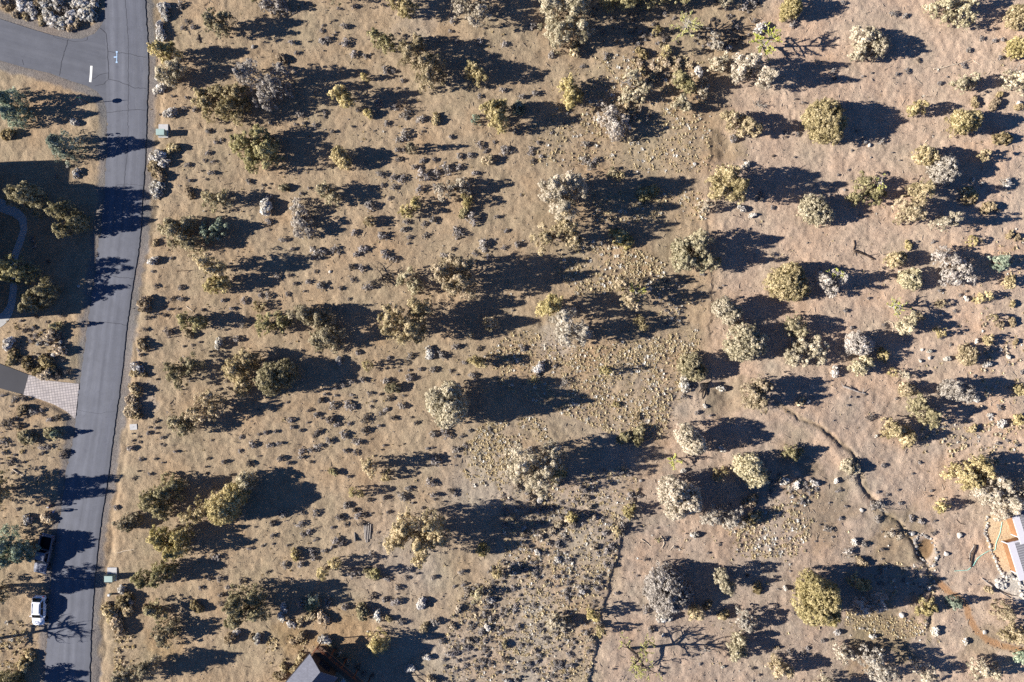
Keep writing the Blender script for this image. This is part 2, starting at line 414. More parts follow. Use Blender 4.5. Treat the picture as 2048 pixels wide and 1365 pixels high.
def crown_mesh(lobes, h, form, dens, puff=0.34, per=24, leaf=0.17):
    """lobes: (x, y, r) in metres round the base; form: round / cone / tree"""
    mb = MB(); rm = max(r for _, _, r in lobes); parts = []
    for x, y, r in lobes:
        hl = h * (0.70 + 0.30 * r / rm) * (1.0 if r == rm else RNG.uniform(0.86, 1.0))
        if form == 'cone' or r < 0.8: parts.append((x, y, r, hl, 0.06 * h)); continue
        sparse = dens < 1.2
        parts.append((x, y, r * (0.84 if form == 'round' else 0.62 if sparse else 0.72), hl, 0.08 * h))
        a0 = RNG.uniform(0, 6.28); m = int(RNG.integers(6, 9)) if form == 'round' else int(RNG.integers(5, 8))
        for j in range(m):      # side limbs, each with its own head of foliage
            a = a0 + 6.283 * j / m + RNG.normal(0, 0.25); d = r * (RNG.uniform(0.52, 0.66) if form == 'round' else RNG.uniform(0.45, 0.86))
            rs = r * (RNG.uniform(0.32, 0.42) if form == 'round' else RNG.uniform(0.20, 0.44)); hs = hl * RNG.uniform(0.40, 0.93)
            parts.append((x + d * math.cos(a), y + d * math.sin(a), rs, hs, max(0.05 * h, hs - 3.0 * rs)))
        for j in range(int(RNG.integers(3, 6)) if r > 1.1 else 0):      # leaders that break the outline of the top
            a = RNG.uniform(0, 6.28); d = r * RNG.uniform(0.05, 0.5); hs = hl * RNG.uniform(0.88, 1.08)
            parts.append((x + d * math.cos(a), y + d * math.sin(a), r * RNG.uniform(0.15, 0.24), hs, hs * 0.5, 1))
    for k, part in enumerate(parts):
        x, y, r, hl, zb = part[:5]; sp = len(part) > 5
        area = 2 * np.pi * r * (hl - zb) * 0.8 + np.pi * r * r
        n = max(8, int(dens * area / 0.33))
        t = RNG.uniform(0, 1, n) ** (0.85 if form != 'cone' else 1.0)
        ph = RNG.uniform(0, 2 * np.pi, n)
        a = RNG.uniform(0, 6.28, 3)
        if sp: R = r * (1 - t) ** 0.7
        elif form == 'cone':
            R = r * (1 - t) ** 0.85 * (1 + 0.22 * np.sin(5 * ph + a[0] + 9 * t) + 0.14 * np.sin(9 * ph + a[1]))
        elif form == 'round':
            R = r * np.sqrt(np.clip(1 - ((t - 0.35) / 0.66) ** 2, 0.02, 1)) * (1 + 0.07 * np.sin(3 * ph + a[0]) + 0.05 * np.sin(6 * ph + a[1] + 5 * t))
        else:
            R = r * (1 - t ** 1.7) ** 0.62 * (0.72 + 0.28 * np.clip(t / 0.25, 0, 1)) * (1 + 0.15 * np.sin(3 * ph + a[0] + 3 * t) + 0.12 * np.sin(5 * ph + a[1] - 4 * t) + 0.07 * np.sin(8 * ph + a[2]))
        f = np.where(RNG.random(n) < 0.80, RNG.uniform(0.84, 1.04, n), RNG.uniform(0.4, 0.85, n))
        f = np.where(RNG.random(n) < 0.09, RNG.uniform(1.03, 1.22, n), f)
        p = np.stack([x + R * f * np.cos(ph), y + R * f * np.sin(ph), zb + t * (hl - zb)], 1)
        out = np.stack([np.cos(ph) * (1.05 - t), np.sin(ph) * (1.05 - t), 0.25 + 0.9 * t], 1)
        out /= np.linalg.norm(out, axis=1, keepdims=True)
        gap = vnoise(p[:, 0] + 37 * k + 5 * a[0], p[:, 1] + p[:, 2] * 0.8, 0.9, 51)      # holes between the sprays
        keep = gap > -0.5 + (0.0 if sp else 0.21 if form == 'round' else 0.06 if form == 'cone' else 0.31 if dens > 1.0 else 0.36)
        p, out, t = p[keep], out[keep], t[keep]
        pr = puff * RNG.uniform(0.65, 1.3, len(p)) * min(1.0, 0.78 + r / 5)
        tint = np.clip(0.50 + 0.17 * RNG.normal(size=len(p)) + 0.9 * vnoise(p[:, 0] + 11 * a[0], p[:, 1] + 0.6 * p[:, 2], 1.1, 71) * 0.7, 0, 1)
        puffs(mb, p, out, pr, per, leaf, tint)
    return mb


def wood_mesh(lobes, h, limbs=3, thick=1.0):
    mb = MB(); r0 = (0.07 + 0.022 * h) * thick
    lean = RNG.normal(0, 0.12, 2)
    top = np.array([lean[0] * h * 0.4, lean[1] * h * 0.4, h * 0.72])
    ts = np.linspace(0, 1, 6)
    pts = np.array([[0, 0, -0.35]]) + ts[:, None] * (top - [0, 0, -0.35]) + np.concatenate([[[0, 0, 0]], RNG.normal(0, 0.05, (5, 3))])
    mb.tube(pts, r0 * (1.25 - 0.95 * ts), 7)
    for x, y, r in lobes:
        for _ in range(limbs):
            f = RNG.uniform(0.15, 0.75); a = RNG.uniform(0, 6.28)
            p0 = pts[0] + f * (pts[-1] - pts[0])
            p1 = np.array([x + 0.75 * r * math.cos(a), y + 0.75 * r * math.sin(a), h * min(0.95, f * 0.75 + RNG.uniform(0.12, 0.3))])
            m = (p0 + p1) / 2 + RNG.normal(0, 0.12 * r, 3) * [1, 1, 0.5]
            mb.tube([p0, (p0 + m) / 2, m, p1], [r0 * 0.55, r0 * 0.42, r0 * 0.3, r0 * 0.1], 5)
    return mb


def dead_skeleton(h, spread, seed, order=3, n0=9, thick=0.2, star=False):
    """bare branching wood: trunk, boughs, twigs; returns the wood and the twig ends"""
    rg = np.random.default_rng(seed); mb = MB(); tips = []
    def grow(p, d, L, r, lev):
        n = 4; pts = [p]; dd = d.copy()
        for _ in range(n):
            dd = dd + rg.normal(0, 0.07 if star else 0.22, 3) + np.array([0, 0, 0.05]); dd /= np.linalg.norm(dd)
            pts.append(pts[-1] + dd * L / n)
        mb.tube(pts, np.linspace(r, r * 0.35, n + 1), 5 if lev else 7)
        if lev >= order or (star and lev >= 1): tips.append((np.array(pts), dd))
        if lev >= order: return
        kids = n0 if lev == 0 else rg.integers(5, 9) if star else rg.integers(3, 6)
        for k in range(kids):
            f = rg.uniform(0.3 if lev == 0 else 0.25, 1.0); i = min(n - 1, int(f * n)); q = pts[i] + (f * n - i) * (pts[i + 1] - pts[i])
            a = rg.uniform(0, 6.28) if lev else k * 2.4 + rg.uniform(-.4, .4)
            side = np.array([math.cos(a), math.sin(a), rg.uniform(0.0, 0.5)]) if lev == 0 else dd + rg.normal(0, 0.45 if star else 0.75, 3)
            side /= np.linalg.norm(side)
            grow(q, side, (spread if lev == 0 else L * (0.30 if star else 0.60)) * rg.uniform(0.6, 1.05) * (1.15 - 0.5 * f if lev == 0 else 1), max(0.022, r * 0.56 * (1.2 - 0.5 * f)), lev + 1)
    grow(np.array([0, 0, -0.3]), np.array([rg.normal(0, .06), rg.normal(0, .06), 1.0]), h, thick, 0)
    return mb, tips


def leafless(c, r): return 'tuft' if r < 0.17 else SHR[c][0]


def shrub_proto(kind, seed):
    """unit shrub: radius 1, height about 0.9; real size comes from the copy's scale"""
    global RNG
    keep, RNG = RNG, np.random.default_rng(seed)
    mb = MB()
    if kind == 'tuft':
        for k in range(34):
            a = RNG.uniform(0, 6.28); sp = RNG.uniform(0.25, 1.0); L = RNG.uniform(0.7, 1.25)
            p0 = np.array([math.cos(a) * 0.12, math.sin(a) * 0.12, -0.1]); d = np.array([math.cos(a) * sp, math.sin(a) * sp, L])
            s = np.array([-math.sin(a), math.cos(a), 0]) * 0.13
            mid = p0 + d * 0.55; tip = p0 + d * [1.1, 1.1, 0.85]
            mb.add([p0 - s * .5, p0 + s * .5, mid + s, mid - s, tip], [(0, 1, 2, 3)], [(3, 2, 4)], RNG.uniform(0.2, 0.9))
    else:
        m = {'sage': 40, 'rabbit': 52, 'olive': 46}[kind]
        lump = [(RNG.normal(0, 0.26, 2), RNG.uniform(0.48, 0.74)) for _ in range(4)]
        for k in range(m):
            (c, r) = lump[k % 4]; a = RNG.uniform(0, 6.28); t = RNG.uniform(0.0, 1) ** 0.7
            R = r * math.sqrt(max(0.05, 1 - t * t)) * RNG.uniform(0.75, 1.15)
            hh = {'sage': 0.78, 'rabbit': 1.0, 'olive': 1.15}[kind] * (0.6 + 0.55 * r)
            p = np.array([[c[0] + R * math.cos(a), c[1] + R * math.sin(a), 0.06 + t * hh]])
            o = np.array([[math.cos(a) * (1 - t) * 1.1, math.sin(a) * (1 - t) * 1.1, 0.4 + t]]); o /= np.linalg.norm(o)
            puffs(mb, p, o, np.array([RNG.uniform(0.13, 0.24) * (1.0 if kind == 'sage' else 1.2)]), 15 if kind == 'sage' else 22, 0.15 if kind == 'sage' else 0.24, np.array([np.clip(RNG.normal(0.5, 0.22), 0, 1)]))
            if k % 2 == 0:
                q = p[0]; mb.tube([[c[0] * 0.3, c[1] * 0.3, -0.15], [q[0] * 0.6, q[1] * 0.6, q[2] * 0.55], q * 1.04], [0.035, 0.025, 0.008], 4, False, 0.1)
    RNG = keep
    return mb


FOL = {  # class: inner colour, usual colour, dry tips
    'o': (lin(104, 100, 70), lin(171, 161, 124), lin(211, 199, 158)),
    'y': (lin(119, 109, 70), lin(194, 179, 134), lin(233, 216, 171)),
    't': (lin(128, 121, 96), lin(201, 190, 160), lin(237, 225, 196)),
    'g': (lin(139, 130, 117), lin(190, 181, 165), lin(224, 216, 201)),
    'd': (lin(89, 100, 87), lin(160, 171, 147), lin(214, 218, 190)),
    'l': (lin(139, 143, 68), lin(199, 201, 102), lin(228, 226, 145)),
}
SHR = {
    's': ('sage', 'grey', (lin(117, 110, 102), lin(177, 169, 160), lin(216, 208, 199))),
    'k': ('sage', 'dark grey', (lin(92, 85, 79), lin(141, 132, 121), lin(177, 166, 154))),
    'w': ('rabbit', 'whitish', (lin(166, 158, 143), lin(228, 221, 207), lin(240, 240, 237))),
    't': ('rabbit', 'tan', (lin(113, 100, 74), lin(177, 160, 126), lin(209, 192, 156))),
    'r': ('rabbit', 'straw yellow', (lin(139, 124, 94), lin(209, 192, 156), lin(239, 224, 190))),
    'c': ('rabbit', 'cream', (lin(134, 121, 96), lin(205, 190, 158), lin(233, 220, 188))),
    'y': ('olive', 'olive yellow', FOL['y']),
    'o': ('olive', 'dark olive', FOL['o']),
}
KINDWORD = {'o': 'dark olive', 'y': 'yellow olive', 't': 'tan green', 'g': 'pale grey', 'd': 'blue green', 'l': 'lime green'}
BARKM = None

# x, y of the crown in the photo, colour, form (r round, t ragged, c cone, s sparse), height or photo x of the shadow's tip, lobes dx,dy,r
TREES = '''
18 208 d c x213|0,-8,26;4,20,24
122 290 d c x322|0,0,29
56 395 o t h7.2|-14,-4,28;10,2,30;30,18,9
140 435 o t x318|-10,-12,26;14,10,24;-14,24,17
36 540 o s h6.5|-8,-8,24;14,6,24;-18,14,16
80 592 o t x245|14,-10,26;-14,10,25;-26,24,12
327 108 y t x505|-2,-2,22;16,-6,16
338 142 t t x480|-10,6,20;14,-2,22;0,18,14
437 46 o s x620|-10,0,22;14,-6,20;6,16,16
440 205 y t x600|-24,6,28;16,12,34;-34,-14,20;36,-16,24;4,-18,24
525 162 g s x722|-26,-12,36;24,12,36;4,34,26;40,-18,22
515 300 o t x672|-28,-10,32;16,8,38;6,-28,24;-12,24,20
430 400 o s x540|-8,0,24;16,-4,20
360 470 o t x500|-8,-4,32;18,20,22;-18,-18,20;14,-22,18
422 462 d s x512|-8,4,26;16,-6,24
420 532 y t x655|-4,-6,24;14,8,18
432 568 y t x560|-8,4,20;12,-2,18
385 641 o s x490|-12,0,22;14,4,20
365 742 o s x470|-12,8,28;22,-14,24;-26,-6,14
480 742 y t x620|-10,0,32;12,-24,26;4,28,26
550 755 o r x720|-8,4,32;18,-8,28
405 808 y s x560|-10,20,26;14,-10,28;24,12,20
362 842 o t x480|-4,0,22;12,12,18
762 78 o s x935|-8,0,20;12,8,18
842 124 y t x1035|-20,-12,30;14,6,34;10,34,24;-6,-36,18
950 143 y t x1080|-6,-2,20;10,10,17
685 190 y t x850|-4,-2,19;8,12,16
727 152 y c x812|0,0,7
989 230 y t x1150|-4,-6,24;8,12,24;14,-18,14
950 239 d t x990|0,0,11
680 314 y r x785|-2,-4,17;8,10,14
656 386 o t x765|-6,-4,20;10,10,18
822 295 o c x945|0,0,11
602 434 g s x700|-6,-14,24;0,14,28;14,28,16
908 375 t s x1010|-18,6,22;18,-4,22
935 405 y t x1010|0,0,15
820 418 y s x905|-8,8,18;10,-10,16
740 443 y r x800|0,0,12
545 8 g s h2.5|-10,0,20;14,2,18
803 12 y t h4.6|-10,-8,22;12,4,22
944 18 t s h5|-20,-10,28;14,14,28;24,-18,22
1128 42 t t x1310|-22,-26,36;24,-18,38;-10,22,34;34,16,26
1506 140 t t x1695|-10,-10,30;24,16,22;-28,8,18
1430 80 g s h2.4|0,-4,14;6,10,12
1437 126 t s h2.6|-6,4,18;10,-6,16
1140 183 y t x1245|-2,-12,22;4,12,24
1273 172 t s x1360|-8,-18,24;6,10,24;-18,22,18
1366 166 o t x1480|-6,-4,18;12,6,16
1362 206 t s x1450|-2,0,18;10,8,12
1404 186 t s h2.2|0,0,15
1226 241 g s x1340|-8,-12,26;4,16,26;20,-2,20
1482 243 y t x1600|-18,-4,22;12,8,24;30,14,16
1037 217 d r h1.8|0,0,14
1126 390 t t x1400|-20,-8,36;22,-14,34;2,28,32
1112 470 y s x1330|-22,8,28;18,-12,30;34,12,20
1461 366 y t x1682|-8,-10,34;10,10,36;-24,16,20
1411 415 t s h2.2|0,0,16
1583 14 y r x1685|0,0,22;-8,10,14
1740 86 t t x1842|-12,-8,32;16,6,30;-20,20,18
1905 20 t s x2010|-20,-4,30;18,8,30;30,-18,22
2036 33 y r h3.6|0,0,24
2036 97 y r h3|0,0,22
1931 166 t s x2020|-12,4,18;14,-2,17
2034 162 t s h4|-6,0,24;18,6,22
1652 239 y r x1799|0,0,42;6,12,36;-10,-8,34
1830 218 y t x1922|-6,4,14;8,-4,14
1928 243 y r x2052|-8,2,24;14,-2,22
1850 310 y r x1960|-4,0,18;10,4,14
1888 337 g r x1990|0,0,30;8,8,24
1969 309 y t x2040|0,0,14
1738 376 o s x1826|-10,-8,26;16,12,22;-22,18,18
1631 420 t r x1735|-4,-2,30;14,8,24
1831 385 y t x2012|4,-2,26;18,-10,16
1822 422 y t x1970|-4,4,28;12,-8,18
1886 444 t s x2020|-8,2,18;14,-4,18
1934 385 t s h1.6|0,0,12
822 564 t s x900|-8,-8,24;8,10,22
906 552 y t x1170|-18,-8,30;20,14,30;14,-20,26;-4,22,20
808 643 y t x1070|-24,-4,28;18,14,34;30,-24,26;-30,16,18
636 652 o t x795|-28,-24,28;20,18,36;4,-12,28;-2,26,20
545 648 o s x650|-16,0,26;18,-6,22
516 612 y s x580|0,0,15
980 648 y r x1060|0,0,15
957 722 y t x1070|-6,0,14;6,6,12
735 732 y r x825|0,0,9
942 671 y s x1000|0,0,9
892 810 t r x1165|-14,-6,30;14,8,32;0,28,20;8,-24,22
1386 500 t t x1553|-20,20,28;10,-14,34;24,20,28;-26,-8,20
1252 585 y s x1420|-10,-18,18;8,14,22
1100 614 y t x1280|-6,2,24;12,-8,18
1145 660 g s x1330|-18,-18,28;20,6,26;-14,16,24
1280 648 y t x1370|-2,-6,11;6,6,10
1453 620 t r x1575|-6,-4,22;12,6,18;6,18,12
1490 680 t r x1610|-4,0,38;14,8,32;-10,18,26
1385 732 o r x1483|-4,-2,26;10,12,20
1512 784 y t x1664|-8,6,28;10,-8,26;8,22,20
1380 878 t r x1545|-8,-8,24;8,10,24
1580 567 y r x1700|-8,0,36;14,6,30;4,-20,24
1662 563 g s x1790|-16,0,22;16,-4,20;2,18,14
1793 518 y r x1872|-4,2,16;10,-2,13
1821 556 t r x1885|0,0,22;8,8,18
1912 532 g t x2010|-12,-8,32;16,10,30;-4,20,24
1999 524 d s h3.6|0,0,18;8,6,12
2022 563 y t h2|0,0,14
1945 482 y r x1985|0,0,10
1968 596 y t h1.6|-8,2,11;8,-4,11
1884 608 y r x1918|0,0,9
1981 634 y t h1.8|-4,0,11;8,2,9
1980 679 y t h1.9|0,0,13
1813 652 t t x1920|-2,4,20;10,-12,14
1836 634 y t x1900|0,0,12
1883 665 y t x1935|0,0,12
1590 655 o s x1690|-4,-4,24;12,8,18
1611 702 t t x1700|-22,12,26;16,-2,32;-6,-8,22
1718 688 g r x1830|-4,0,24;10,4,20
1724 731 t t x1800|-6,4,22;10,-6,18
1768 711 y t x1822|0,0,15
1785 746 y t h1.4|0,0,10
1811 749 t t x1865|0,0,12
1815 779 y r x1885|-4,0,14;10,2,11
1912 780 g r x2040|-10,0,20;12,4,20
1938 711 y r x2000|0,0,22
1846 822 o t x1952|-10,-12,22;12,10,26
1802 868 y t x1900|-14,-6,28;16,8,26
2041 780 y r h2|0,0,12
2041 840 y r h2|0,0,12
26 1096 d t x192|-8,-6,34;18,12,28;-22,20,26
320 988 o t x460|-20,14,26;12,-4,32;-2,32,22;30,-18,18
388 1028 y s x510|-10,6,26;16,-8,24
455 1006 y r x640|-6,6,34;12,-12,28;-12,26,20
494 962 t r x600|0,0,19
256 1045 o t x330|-6,4,22;14,-4,18
336 1088 y t x500|-14,-10,28;14,10,32;20,-16,20
303 1152 o t x440|-16,8,24;18,-6,26;34,-12,16
308 1222 o s x420|-4,-4,22;12,8,18
332 1268 o s x448|-6,4,26;10,-10,20
494 1210 o t x705|-14,-4,32;18,-16,26;-20,24,22;20,14,22
272 1346 o t x470|-12,6,30;24,-8,26;-28,10,18
738 933 y t x900|0,-4,17;4,12,13
775 952 y t h2.2|0,0,13
712 985 y t x792|-4,0,11;6,2,9
838 1070 y t x1110|-26,-20,28;8,14,34;24,-24,32;-44,10,24;44,4,24;4,42,18
965 1100 y r x1040|0,0,14
654 1140 y t x780|-8,6,14;14,-12,13
750 1148 o t x830|0,0,13
995 1145 y s x1080|0,0,17
955 1190 t s x1030|0,0,17
755 1289 y c h4.4|0,0,22
625 1200 d t h2.2|0,0,14
592 1106 y r h1|0,0,8
1074 932 t s x1325|-26,-8,38;18,4,38;-4,28,34;30,-26,28;-40,18,22
1115 945 o s x1260|0,0,30
1358 994 t r x1560|-12,-10,32;18,6,30;-6,24,22
1447 1035 g s x1560|-20,0,26;16,4,28
1503 941 t r x1640|-6,-6,30;12,14,24
1440 948 y t x1490|-4,4,12;8,-4,10
1257 1021 y t x1315|-2,4,12;6,-6,9
1337 1178 g r x1470|-8,-6,42;14,12,38;-6,24,30;-24,6,24
1445 1159 t t x1560|-4,-8,20;6,14,18
1388 1226 y t x1480|-4,0,15;10,4,11
1488 1240 g s x1580|-2,-2,22;8,12,16
1475 1296 t t x1560|-2,6,24;4,-16,20
1186 1226 y t x1274|-4,0,12;6,6,9
1201 1260 y t x1278|0,0,12
1116 1242 t s x1190|-6,0,18;10,4,16
1142 1034 y t x1200|0,0,13
1632 1200 y r x1872|-8,10,36;10,-8,36;-6,-26,24;18,22,26
1722 1166 o s x1800|-6,0,18;10,6,14
1738 1210 g s x1840|-14,4,24;14,-4,24
1852 1217 y t x1915|-6,2,20;10,-4,16
1912 1207 d c x1982|0,0,15
1882 1011 y t x1946|-4,2,12;8,-4,9
1946 946 y t x2060|-18,2,30;18,-8,30;8,18,24
2012 996 t t h5.6|-34,-10,32;4,8,40;32,-10,34;-8,-24,26
2014 1226 y c h3.6|-2,0,20
2034 1268 y t h3.6|-4,0,24;14,8,18
1752 1330 g s x1880|-8,-10,32;10,14,32
1850 1346 t s h3|0,0,23
1972 1340 t s x2050|-8,0,26;18,4,22
2046 1316 d r h2.4|0,0,16
1690 1306 t s x1770|-4,0,20;12,4,14
1562 1336 y t x1660|-6,0,20;12,6,16
1790 1064 t s x1822|-10,2,11;6,8,10
1702 934 t r x1745|-4,0,16;8,4,12
1585 905 o t x1660|-4,0,18;10,4,14
1262 880 o s x1320|-12,-4,14;12,2,14
1318 1080 o s h0.9|0,0,5
1225 345 o s h1.4|0,0,13
1295 385 o r h1.6|-6,2,16;12,-4,12
1232 1060 y s h1.6|0,0,12
1064 760 y s h1.2|0,0,10
1213 742 y s x1300|0,0,10
1348 210 y s h1.5|0,0,9
1315 62 y t h1.7|-2,0,9;4,-4,7
1333 102 y t x1430|0,0,10
1150 105 y s h1.4|0,0,11
1242 352 y s h1.5|0,0,10
1240 -22 o t h6.5|0,0,42;30,0,30
1335 -26 o t h7|-10,0,40;30,4,34
1445 -30 t t h5.5|0,0,36
112 652 o c x212|0,0,8
112 868 d c x184|0,0,9
-14 985 o t h7.5|0,0,34;-10,22,26
-22 1188 o t h8|-6,0,32;4,10,20
8 1370 o t h5|0,0,30
660 -26 o t h6|0,0,34
500 -30 o t h6|0,0,34
610 1392 o t h4|0,0,26
1655 1380 t t h4|0,0,28
'''
BIG = {  # hand-written labels for crowns that stand out
    (1652, 239): 'roundest yellow olive juniper, standing alone on bare pinkish soil', (1337, 1178): 'largest whitish grey juniper, on bare soil below three curled dead branches',
    (1632, 1200): 'big dense yellow olive juniper with a long shadow towards the pond', (838, 1070): 'broad many-lobed yellow olive juniper beside the log pile',
    (1074, 932): 'broad thin tan juniper above the shadowed sagebrush flat', (892, 810): 'dense round tan green juniper alone in the middle of the lot',
    (1490, 680): 'large round tan green juniper just past the dry step in the soil', (1512, 784): 'golden tan juniper with a long tapering shadow, below the pair of pale round ones',
    (906, 552): 'bright yellow olive juniper behind a paler thin one in the centre', (808, 643): 'ragged yellow olive juniper with fanned lobes in the centre of the lot',
    (525, 162): 'wide grey brown thinning juniper near the road junction', (440, 205): 'wide golden olive juniper next to the road, above the upper green utility box',
    (122, 290): 'blue green conifer casting its shadow right across the road', (18, 208): 'blue green conifer beside the junction, cut by the edge of the photo',
    (26, 1096): 'dark conifer beside the parked pickup', (2012, 996): 'large pale juniper hanging over the wooden house',
    (1946, 946): 'yellow olive juniper up against the pale one over the wooden house', (1126, 390): 'tall tan green juniper with a wide dark shadow, upper of a touching pair',
    (1112, 470): 'golden thin juniper, lower of a touching pair', (1128, 42): 'big tan juniper at the top edge of the photo', (1386, 500): 'tan juniper throwing a ragged shadow onto the pinkish soil',
    (1461, 366): 'yellow olive juniper at the top of the dry step, with branchy shadow', (755, 1289): 'pointed star-like conifer beside the dark roofed house',
    (494, 1210): 'dark spreading juniper above the dark roofed house', (455, 1006): 'smooth dense golden olive juniper in the clump by the road',
    (1580, 567): 'dense rounded yellow olive juniper touching a pale bare-branched one', (1912, 532): 'large pale grey juniper with dark green one in its shadow',
}
LAND = [((182, 150), 'the white stop line'), ((328, 262), 'the upper green utility box'), ((222, 1147), 'the lower green utility box'), ((92, 1108), 'the grey pickup'),
        ((82, 1219), 'the white car'), ((105, 790), 'the paver apron'), ((40, 470), 'the curved footpath'), ((735, 1065), 'the pole pile'), ((645, 1335), 'the dark roofed house'),
        ((2022, 1100), 'the wooden house'), ((1850, 1100), 'the dry pond'), ((1950, 1255), 'the bark path'), ((1408, 775), 'the black stump'), ((770, 548), 'the fallen dead juniper'),
        ((1262, 1310), 'the bare tree with lime twigs'), ((1370, 62), 'the upper lime tree'), ((1520, 88), 'the brightest lime tree'), ((1652, 239), 'the roundest lone juniper'),
        ((1337, 1178), 'the whitest juniper'), ((1728, 508), 'the cracked log'), ((1710, 780), 'the straight grey log'), ((525, 162), 'the wide grey juniper'), ((892, 810), 'the central round juniper'),
        ((1126, 390), 'the tall tan juniper'), ((838, 1070), 'the many-lobed juniper'), ((1912, 532), 'the big pale juniper'), ((1720, 935), 'the gully bend'), ((1490, 680), 'the pale round juniper by the step'),
        ((455, 1006), 'the smooth golden juniper'), ((440, 205), 'the golden roadside juniper'), ((1268, 578), 'the lime tipped juniper'), ((1074, 932), 'the broad thin juniper'), ((200, 700), 'the middle of the road'), ((1632, 1200), 'the big dense golden juniper'),
        ((560, 740), 'the twin junipers'), ((1790, 612), 'the pale star-shaped dead tree'), ((330, 470), 'the roadside juniper pair'), ((1740, 86), 'the tan juniper at the top')]
ORD = ['first', 'second', 'third', 'fourth', 'fifth', 'sixth', 'seventh', 'eighth', 'ninth', 'tenth', 'eleventh', 'twelfth', 'thirteenth', 'fourteenth', 'fifteenth']
DIRS = ['right of', 'upper right of', 'above', 'upper left of', 'left of', 'lower left of', 'below', 'lower right of']
PEND = []      # (object, look, px, py): named once everything is placed


def finish_labels():
    buckets = {}
    for o, look, px, py in PEND:
        d, (c, nm) = min((((px - c[0]) ** 2 + (py - c[1]) ** 2) ** 0.5, (c, nm)) for c, nm in LAND if (px - c[0]) ** 2 + (py - c[1]) ** 2 > 60)
        k = int(round(math.atan2(-(py - c[1]), px - c[0]) / (math.pi / 4))) % 8
        buckets.setdefault((look, nm, k), []).append((d, o))
    for (look, nm, k), v in buckets.items():
        v.sort(key=lambda a: a[0])
        for i, (d, o) in enumerate(v):
            o['label'] = f'{look}, {ORD[min(i, 14)]} {DIRS[k]} {nm}' if len(v) > 1 else f'{look} {DIRS[k]} {nm}'


def trees():
    global BARKM
    BARKM = plain('juniper_bark', lin(112, 98, 84), 0.3, 9, bump=0.02)
    pale = plain('weathered_wood', lin(168, 160, 150), 0.25, 9, bump=0.01)
    for ln in TREES.strip().split('\n'):
        head, lob = ln.split('|'); a = head.split(); cx, cy, cls, fm, hh = int(a[0]), int(a[1]), a[2], a[3], a[4]
        lobes = [tuple(float(v) for v in q.split(',')) for q in lob.split(';')]
        h = float(hh[1:]) if hh[0] == 'h' else 0
        if not h:
            tip = float(hh[1:]); h = 3.0
            for _ in range(6):
                bx = CX + (cx - CX) * (1 - 0.45 * h / H); h = (tip - bx) * S / SHADOW / math.cos(AZ)
            h *= 0.96
        kk = (H - 0.45 * h) / H
        bx, by = CX + (cx - CX) * kk, CY + (cy - CY) * kk
        L = [(x * S, -y * S, max(0.35, r * S * 0.95)) for x, y, r in lobes]
        form = {'r': 'round', 't': 'tree', 'c': 'cone', 's': 'tree'}[fm]
        rmax = max(r for _, _, r in L); ext = max(math.hypot(x, y) + r for x, y, r in L)
        small = ext < 1.3
        dens = {'r': 1.45, 't': 1.08, 'c': 1.6, 's': 0.78}[fm]
        e = empty('conifer' if cls == 'd' and fm == 'c' else 'juniper_tree' if h > 1.5 else 'young_juniper', (wx(bx), wy(by), hz(bx, by) - 0.03))
        mb = crown_mesh(L, h, form, dens * (1.5 if small else 1.0), puff=0.20 if small else 0.30 if fm != 's' else 0.27, per=20, leaf=0.155 if not small else 0.125)
        mb.build('crown', foliage('foliage_' + {'o': 'olive', 'y': 'golden', 't': 'tan', 'g': 'grey', 'd': 'pine', 'l': 'lime'}[cls], *FOL[cls]), e)
        wood_mesh(L, h, 4 if fm == 's' else 2, 1.0).build('trunk', pale if cls == 'g' and fm == 's' else BARKM, e)
        tag(e, None, 'tree', 'trees scattered over the dry lot')
        if (cx, cy) in BIG: e['label'] = BIG[(cx, cy)]
        else:
            size = 'tiny' if ext < 1.0 else 'small' if ext < 1.9 else 'medium' if ext < 3.1 else 'large'
            shape = {'r': 'rounded', 't': 'ragged', 'c': 'pointed', 's': 'thin'}[fm]
            PEND.append((e, f'{size} {shape} {KINDWORD[cls]} ' + ('conifer' if cls == 'd' else 'juniper'), cx, cy))


def dead_tree(px, py, h, spread, seed, label, lime=0.0, wood='grey', order=3, n0=9, name='dead_tree', thick=0.2, tilt=None, z0=0, star=False):
    mat = plain('dead_wood_' + wood, {'grey': lin(150, 142, 132), 'dark': lin(72, 64, 58), 'brown': lin(118, 100, 82)}[wood], 0.25, 9)
    k = (H - 0.3 * h) / H; bx, by = CX + (px - CX) * k, CY + (py - CY) * k
    e = empty(name, (wx(bx), wy(by), hz(bx, by) + z0))
    mb, tips = dead_skeleton(h, spread, seed, 2 if star else order, n0, thick, star)
    mb.build('trunk', mat, e)
    if lime:
        lm = MB()
        for pts, d in tips:
            n = max(4, int(26 * lime))
            f = RNG.uniform(0.05, 1.0, n) * (len(pts) - 1); i = np.minimum(f.astype(int), len(pts) - 2)
            c = pts[i] + (f - i)[:, None] * (pts[i + 1] - pts[i]) + RNG.normal(0, 0.03, (n, 3))
            leaves(lm, c, np.tile(np.array([-0.5, 0, 0.8]), (n, 1)), RNG.uniform(0.05, 0.12, n), 2.0, 0.7, RNG.uniform(0.2, 1, n))
        lm.build('foliage', foliage('foliage_lime', *FOL['l']), e)
    if tilt: e.rotation_euler = tilt
    return tag(e, label, 'dead tree')


